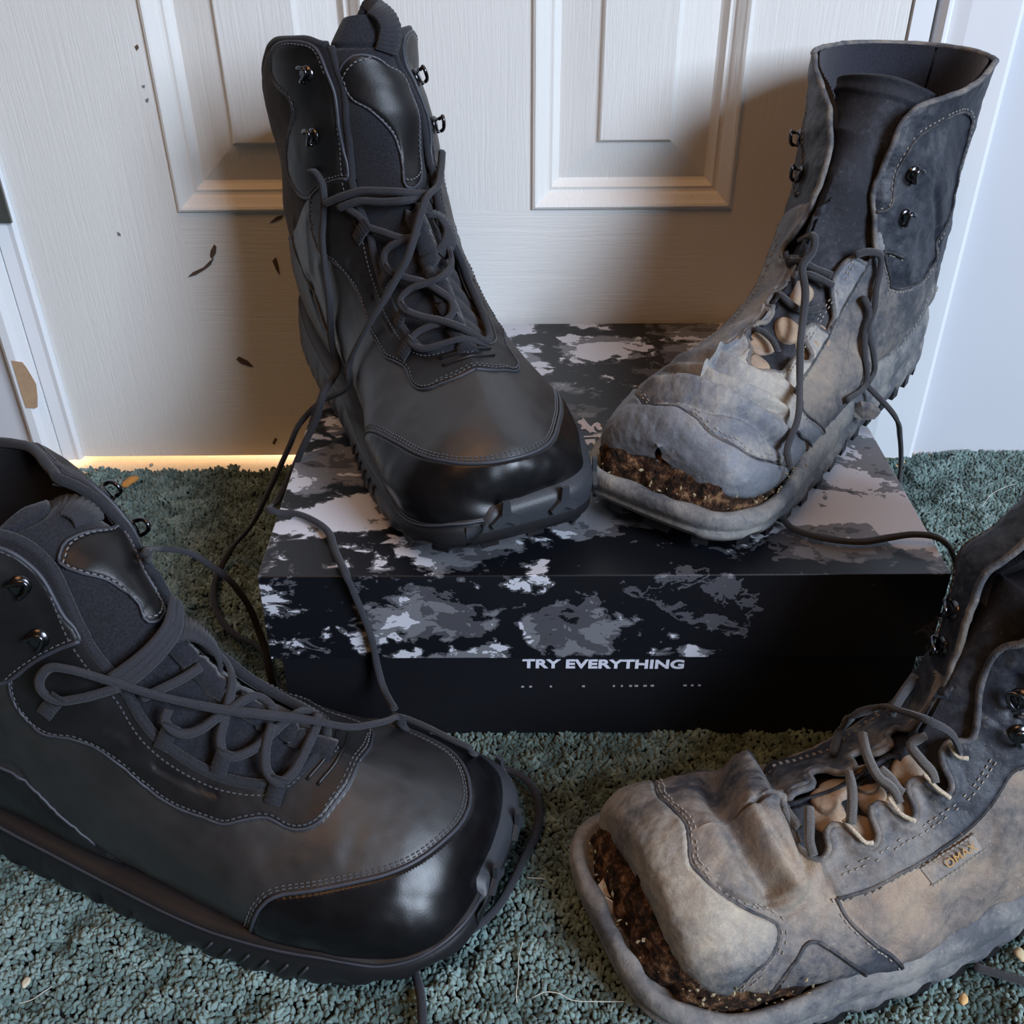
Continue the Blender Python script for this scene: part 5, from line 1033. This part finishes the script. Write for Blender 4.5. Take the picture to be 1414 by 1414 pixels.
    for k, (u, v) in enumerate(studs):
        (p,), (n,) = b.at([u], [v], -.0030); hit = TB.find_nearest(Vector(p)); p = np.array(hit[0])+n*.0014; rr = (.0082, .0066, .0072)[k % 3]
        t1 = np.cross(n, [0, 0, 1.]); t1 /= np.linalg.norm(t1); t2 = np.cross(n, t1); Vv = []; 
        for ri, (r, h) in enumerate([(1.04, -.003), (1.0, -.0008), (.95, .0001), (.80, .0006), (.45, .0009), (.12, .0010)]):
            for a in np.linspace(0, 2*math.pi, 22, endpoint=False): Vv.append(p+(t1*math.cos(a)+t2*math.sin(a))*rr*r*(1+.06*math.sin(a*3+k))+n*h)
        b.mk('lace_stud', np.array(Vv), grid_faces(6, 22, True).tolist()+[tuple(range(110, 132))], M['stud'])
    hk = [(.7239,.2625,-1),(.6423,.3106,-1),(.7568,-.2385,1),(.6466,-.2184,1)] if key == 'B' else [(.6237,.215,-1),(.588,.265,-1),(.69,.235,-1),(.66,-.11,1),(.60,-.13,1)]
    for u, v, sg in hk: b.mk('lace_hook', *b.hook(u, v, sg, None, 1.0), M['metal'])
    nl = 0
    for kind, pts in d['lace']:
        if kind in 'sa': b.mk('lace', *b.lace(pts, .0019, .0015), M['old_lace'] if key == 'D' else M['old_lace_dark'])
        elif kind == 't': b.mk('frayed_lace_core', *b.lace(pts, .0009, .0008), M['tan_cord'])
        else: b.mk('frayed_lace_end', *b.lace(pts, .0026, .0012), M['old_lace'])
    for fr in d['free']: b.mk('lace', *b.world_path(fr), M['old_lace_dark'])
    # ---- sole, peeled away at the toe
    foot = footprint(ring_grid(np.array(OPT[key]['st'], float), np.linspace(0, 1, 160), np.linspace(-1, 1, 120)))
    def zf(sx):
        zb = .004+.010*smooth(sx, .74, 1.05); zt = np.interp(sx, [0, .1, .3, .5, .7, .82, .92, 1.0], [.047, .045, .040, .036, .033, .027, .027, .032]); return zb, zt
    ph = 1.0 if key == 'B' else 0.0
    def bump(a, sx, y, f):
        o = .0040*smooth(sx, .86, 1.0)*(1 if key == 'D' else .35)+.0004*np.sin(sx*40+ph)*np.sin(f*5)
        if f < .3: o = o-.0016*(np.sin(sx*95) > .2)
        if f > .9: o = o+.0012*np.sin(a*130+3*np.sin(a*31))*smooth(sx, .55, .9)
        return o-.0052*(1-smooth(sx, .70, .90))*(f if f < .95 else 1)
    rows = [(0, .0005), (.05, .0035), (.20, .0058), (.34, .0064), (.40, .0050), (.46, .0052), (.60, .0072), (.75, .0076), (.88, .0068), (.95, .0052), (1.0, .0030), (.97, .0008), (.60, -.0015), (.45, -.012)]
    sole, R = build_sole(b, foot, rows, zf, M['old_sole'], bump=bump)
    m = len(R[0]); o1, nn = offset_outline(foot, 0); L = foot[:, 0].max(); parts = []
    for q in range(0, m, 7):
        t = np.array([-nn[q, 1], nn[q, 0]]); cc = o1[q]-nn[q]*.003; z0 = zf(np.array([o1[q, 0]/L]))[0][0]
        A = [(*(cc+t*.0042+nn[q]*.0060), z0-.004), (*(cc-t*.0042+nn[q]*.0060), z0-.004), (*(cc-t*.0030-nn[q]*.012), z0-.004), (*(cc+t*.0030-nn[q]*.012), z0-.004)]
        parts.append((np.array(A+[(x, y, z+.0085) for x, y, z in A]), [(0, 1, 2, 3)[::-1], (4, 5, 6, 7), (0, 1, 5, 4), (1, 2, 6, 5), (2, 3, 7, 6), (3, 0, 4, 7)]))
    b.mk('tread', *merge(parts), M['rubber'], sole, smooth=False)
    # torn fibre board showing in the gap under the toe
    rt = []
    for f, off in ((0, -.006), (.15, -.0035), (.35, -.0022), (.55, -.0028), (.8, -.0050), (1.0, -.0100)):
        xy = o1+nn*off; z = .014+.034*f; k = fnoise(np.column_stack([xy, np.full(len(xy), z)]), 55, 150, 4)*.0042; sx = o1[:, 0]/L
        xy = xy+nn*(k-.012*(1-smooth(sx, .52, .66))+.0026*smooth(sx, .8, 1.0))[:, None]; rt.append(np.column_stack([xy, np.full(len(xy), z)-.012*f*(1-smooth(sx, .52, .72))]))
    rt = np.array(rt); Vt = np.vstack([rt.reshape(-1, 3), [rt[-1].mean(0)]]); n6 = len(rt); b.mk('torn_midsole', Vt, grid_faces(n6, m, True).tolist()+[((n6-1)*m+j, (n6-1)*m+(j+1) % m, n6*m) for j in range(m)], M['torn'])
    # dry dirt and fibres clinging along the gap
    rg = np.random.RandomState(17 if key == 'B' else 18); parts = []
    for i in range(150):
        j = rg.randint(-34, 34) % m; f = rg.rand(); p = np.array([*(o1[j]+nn[j]*(rg.uniform(-.004, .0035))), .022+.020*f**1.5]); s_ = rg.uniform(.0003, .0011); A = rg.randn(3, 3)
        Q, _ = np.linalg.qr(A); Vv = [p+Q[0]*s_*1.8, p-Q[0]*s_*1.5, p+Q[1]*s_, p-Q[1]*s_, p+Q[2]*s_*.7, p-Q[2]*s_*.7]
        parts.append((np.array(Vv), [(0, 2, 4), (2, 1, 4), (1, 3, 4), (3, 0, 4), (2, 0, 5), (1, 2, 5), (3, 1, 5), (0, 3, 5)]))
    tag(b.mk('dry_dirt', *merge(parts), M['dirt'], smooth=False), kind='stuff')
    return b, o1, nn, R
M['old_strip'] = m_worn('dark_rubbed_strip', (.024, .028, .038), (.30, .26, .21), .26, .55, 20, .2)
M['old_quarter'] = m_worn('worn_side_leather', (.042, .045, .053), (.27, .22, .17), .46, .66, 24)
M['old_edge'] = m_worn('rubbed_leather_edge', (.050, .052, .060), (.27, .23, .18), .45, .7, 60)
M['old_edge_dark'] = m_worn('dark_leather_edge', (.020, .020, .023), (.16, .13, .10), .3, .7, 60)
M['old_tongue'] = m_worn('dark_worn_tongue', (.009, .010, .016), (.10, .07, .055), .16, .75, 30, .08)
M['dirt'] = m_plain('dry_yellow_dirt', (.30, .25, .15), .95)
M['shred'] = m_plain('pale_torn_shred', (.52, .42, .33), .9, .2, 0, .5, 400)
M['tag'] = m_worn('woven_grey_tag', (.16, .15, .14), (.34, .29, .24), .6, .85, 80)
M['tag_thread'] = m_plain('ochre_thread', (.40, .24, .09), .8)
bA = new_boot('A', 'new black laced boot standing on the shoe box at the left', 0.0, 1.06)
bC = new_boot('C', 'new black laced boot on the carpet, front left', .010, 1.0)
bB, oB, nB, RB = old_boot('B', 'worn-out black boot with split toe standing on the shoe box at the right')
bD, oD, nD, RD = old_boot('D', 'worn-out muddy boot with gaping sole on the carpet, front right')
# details of the worn boots: side tag, torn shreds, torn flap
uu = np.linspace(0, 1, 24)[:, None]; ww = np.linspace(0, 1, 9)[None]
c0, c1, c2, c3 = [np.array(x) for x in ((.409, .378), (.476, .376), (.4785, .424), (.415, .432))]
UVt = (c0*(1-uu[..., None])+c1*uu[..., None])*(1-ww[..., None])+(c3*(1-uu[..., None])+c2*uu[..., None])*ww[..., None]
Pt, Nt = bD.at(UVt[..., 0].ravel(), UVt[..., 1].ravel()); e_ = (np.minimum(np.minimum(uu, 1-uu)*8, np.minimum(ww, 1-ww)*4)).clip(0, 1).ravel()
Pt = Pt+Nt*(.0006+.0018*e_[:, None]); tg = bD.mk('side_tag', Pt, grid_faces(24, 9), M['tag'])
S_ = bD.stitches(UVt[:, 0], .0, gap=.002)+bD.stitches(UVt[:, -1], 0, gap=.002); tag(bD.mk('tag_stitching', *merge([(v+Nt[0]*.0012, f) for v, f in S_]), M['old_thread'], tg, smooth=False), kind='stuff')
cu = bpy.data.curves.new('tag_lettering', 'FONT'); cu.body = 'OMAX'; cu.size = .0052; cu.extrude = .0001; cu.offset = .00004; cu.align_x = 'CENTER'; cu.align_y = 'CENTER'
(pc,), (nc,) = bD.at([.452], [.397], .0036); (pa,), _ = bD.at([.440], [.3945]); (pb,), _ = bD.at([.456], [.3925]); tx = pb-pa; tx -= nc*(tx @ nc); tx /= np.linalg.norm(tx); ty = np.cross(nc, tx)
to = bpy.data.objects.new('tag_lettering', cu); COL.objects.link(to); cu.materials.append(M['tag_thread']); to.parent = tg; to.matrix_local = Matrix([[tx[i], ty[i], nc[i], pc[i]] for i in range(3)]+[[0, 0, 0, 1]])
def shred(b, pts, name='torn_shred', mat='shred', th=.0008):
    """thin torn scrap: photo pixels with a height, placed in the world, then in the boot's own space"""
    W = (np.array([on_z(x, y, z) for x, y, z in pts])-b.o) @ b.R; n = len(W); k = np.cross(W[1]-W[0], W[2]-W[0]); k /= np.linalg.norm(k)+1e-9
    V = np.vstack([W, W+k*th]); F = [tuple(range(n))[::-1], tuple(range(n, 2*n))]+[(i, (i+1) % n, n+(i+1) % n, n+i) for i in range(n)]
    b.mk(name, V, F, M[mat], smooth=False)
shred(bD, [(820, 1233, .034), (836, 1240, .036), (845, 1246, .036), (846, 1262, .030), (843, 1270, .026), (834, 1258, .028)])
shred(bD, [(845, 1262, .028), (858, 1256, .030), (862, 1270, .028), (860, 1283, .024), (850, 1284, .024)])
shred(bD, [(826, 1222, .036), (834, 1212, .038), (840, 1226, .036), (844, 1240, .034), (834, 1236, .034)])
shred(bD, [(850, 1284, .030), (866, 1284, .030), (868, 1304, .022), (846, 1308, .022)], 'torn_rubber', 'old_sole', .002)
shred(bB, [(1177, 566, .150), (1190, 560, .154), (1204, 562, .152), (1216, 570, .148), (1208, 579, .144), (1192, 580, .144), (1180, 576, .146)], 'torn_flap', 'old_edge', .003)
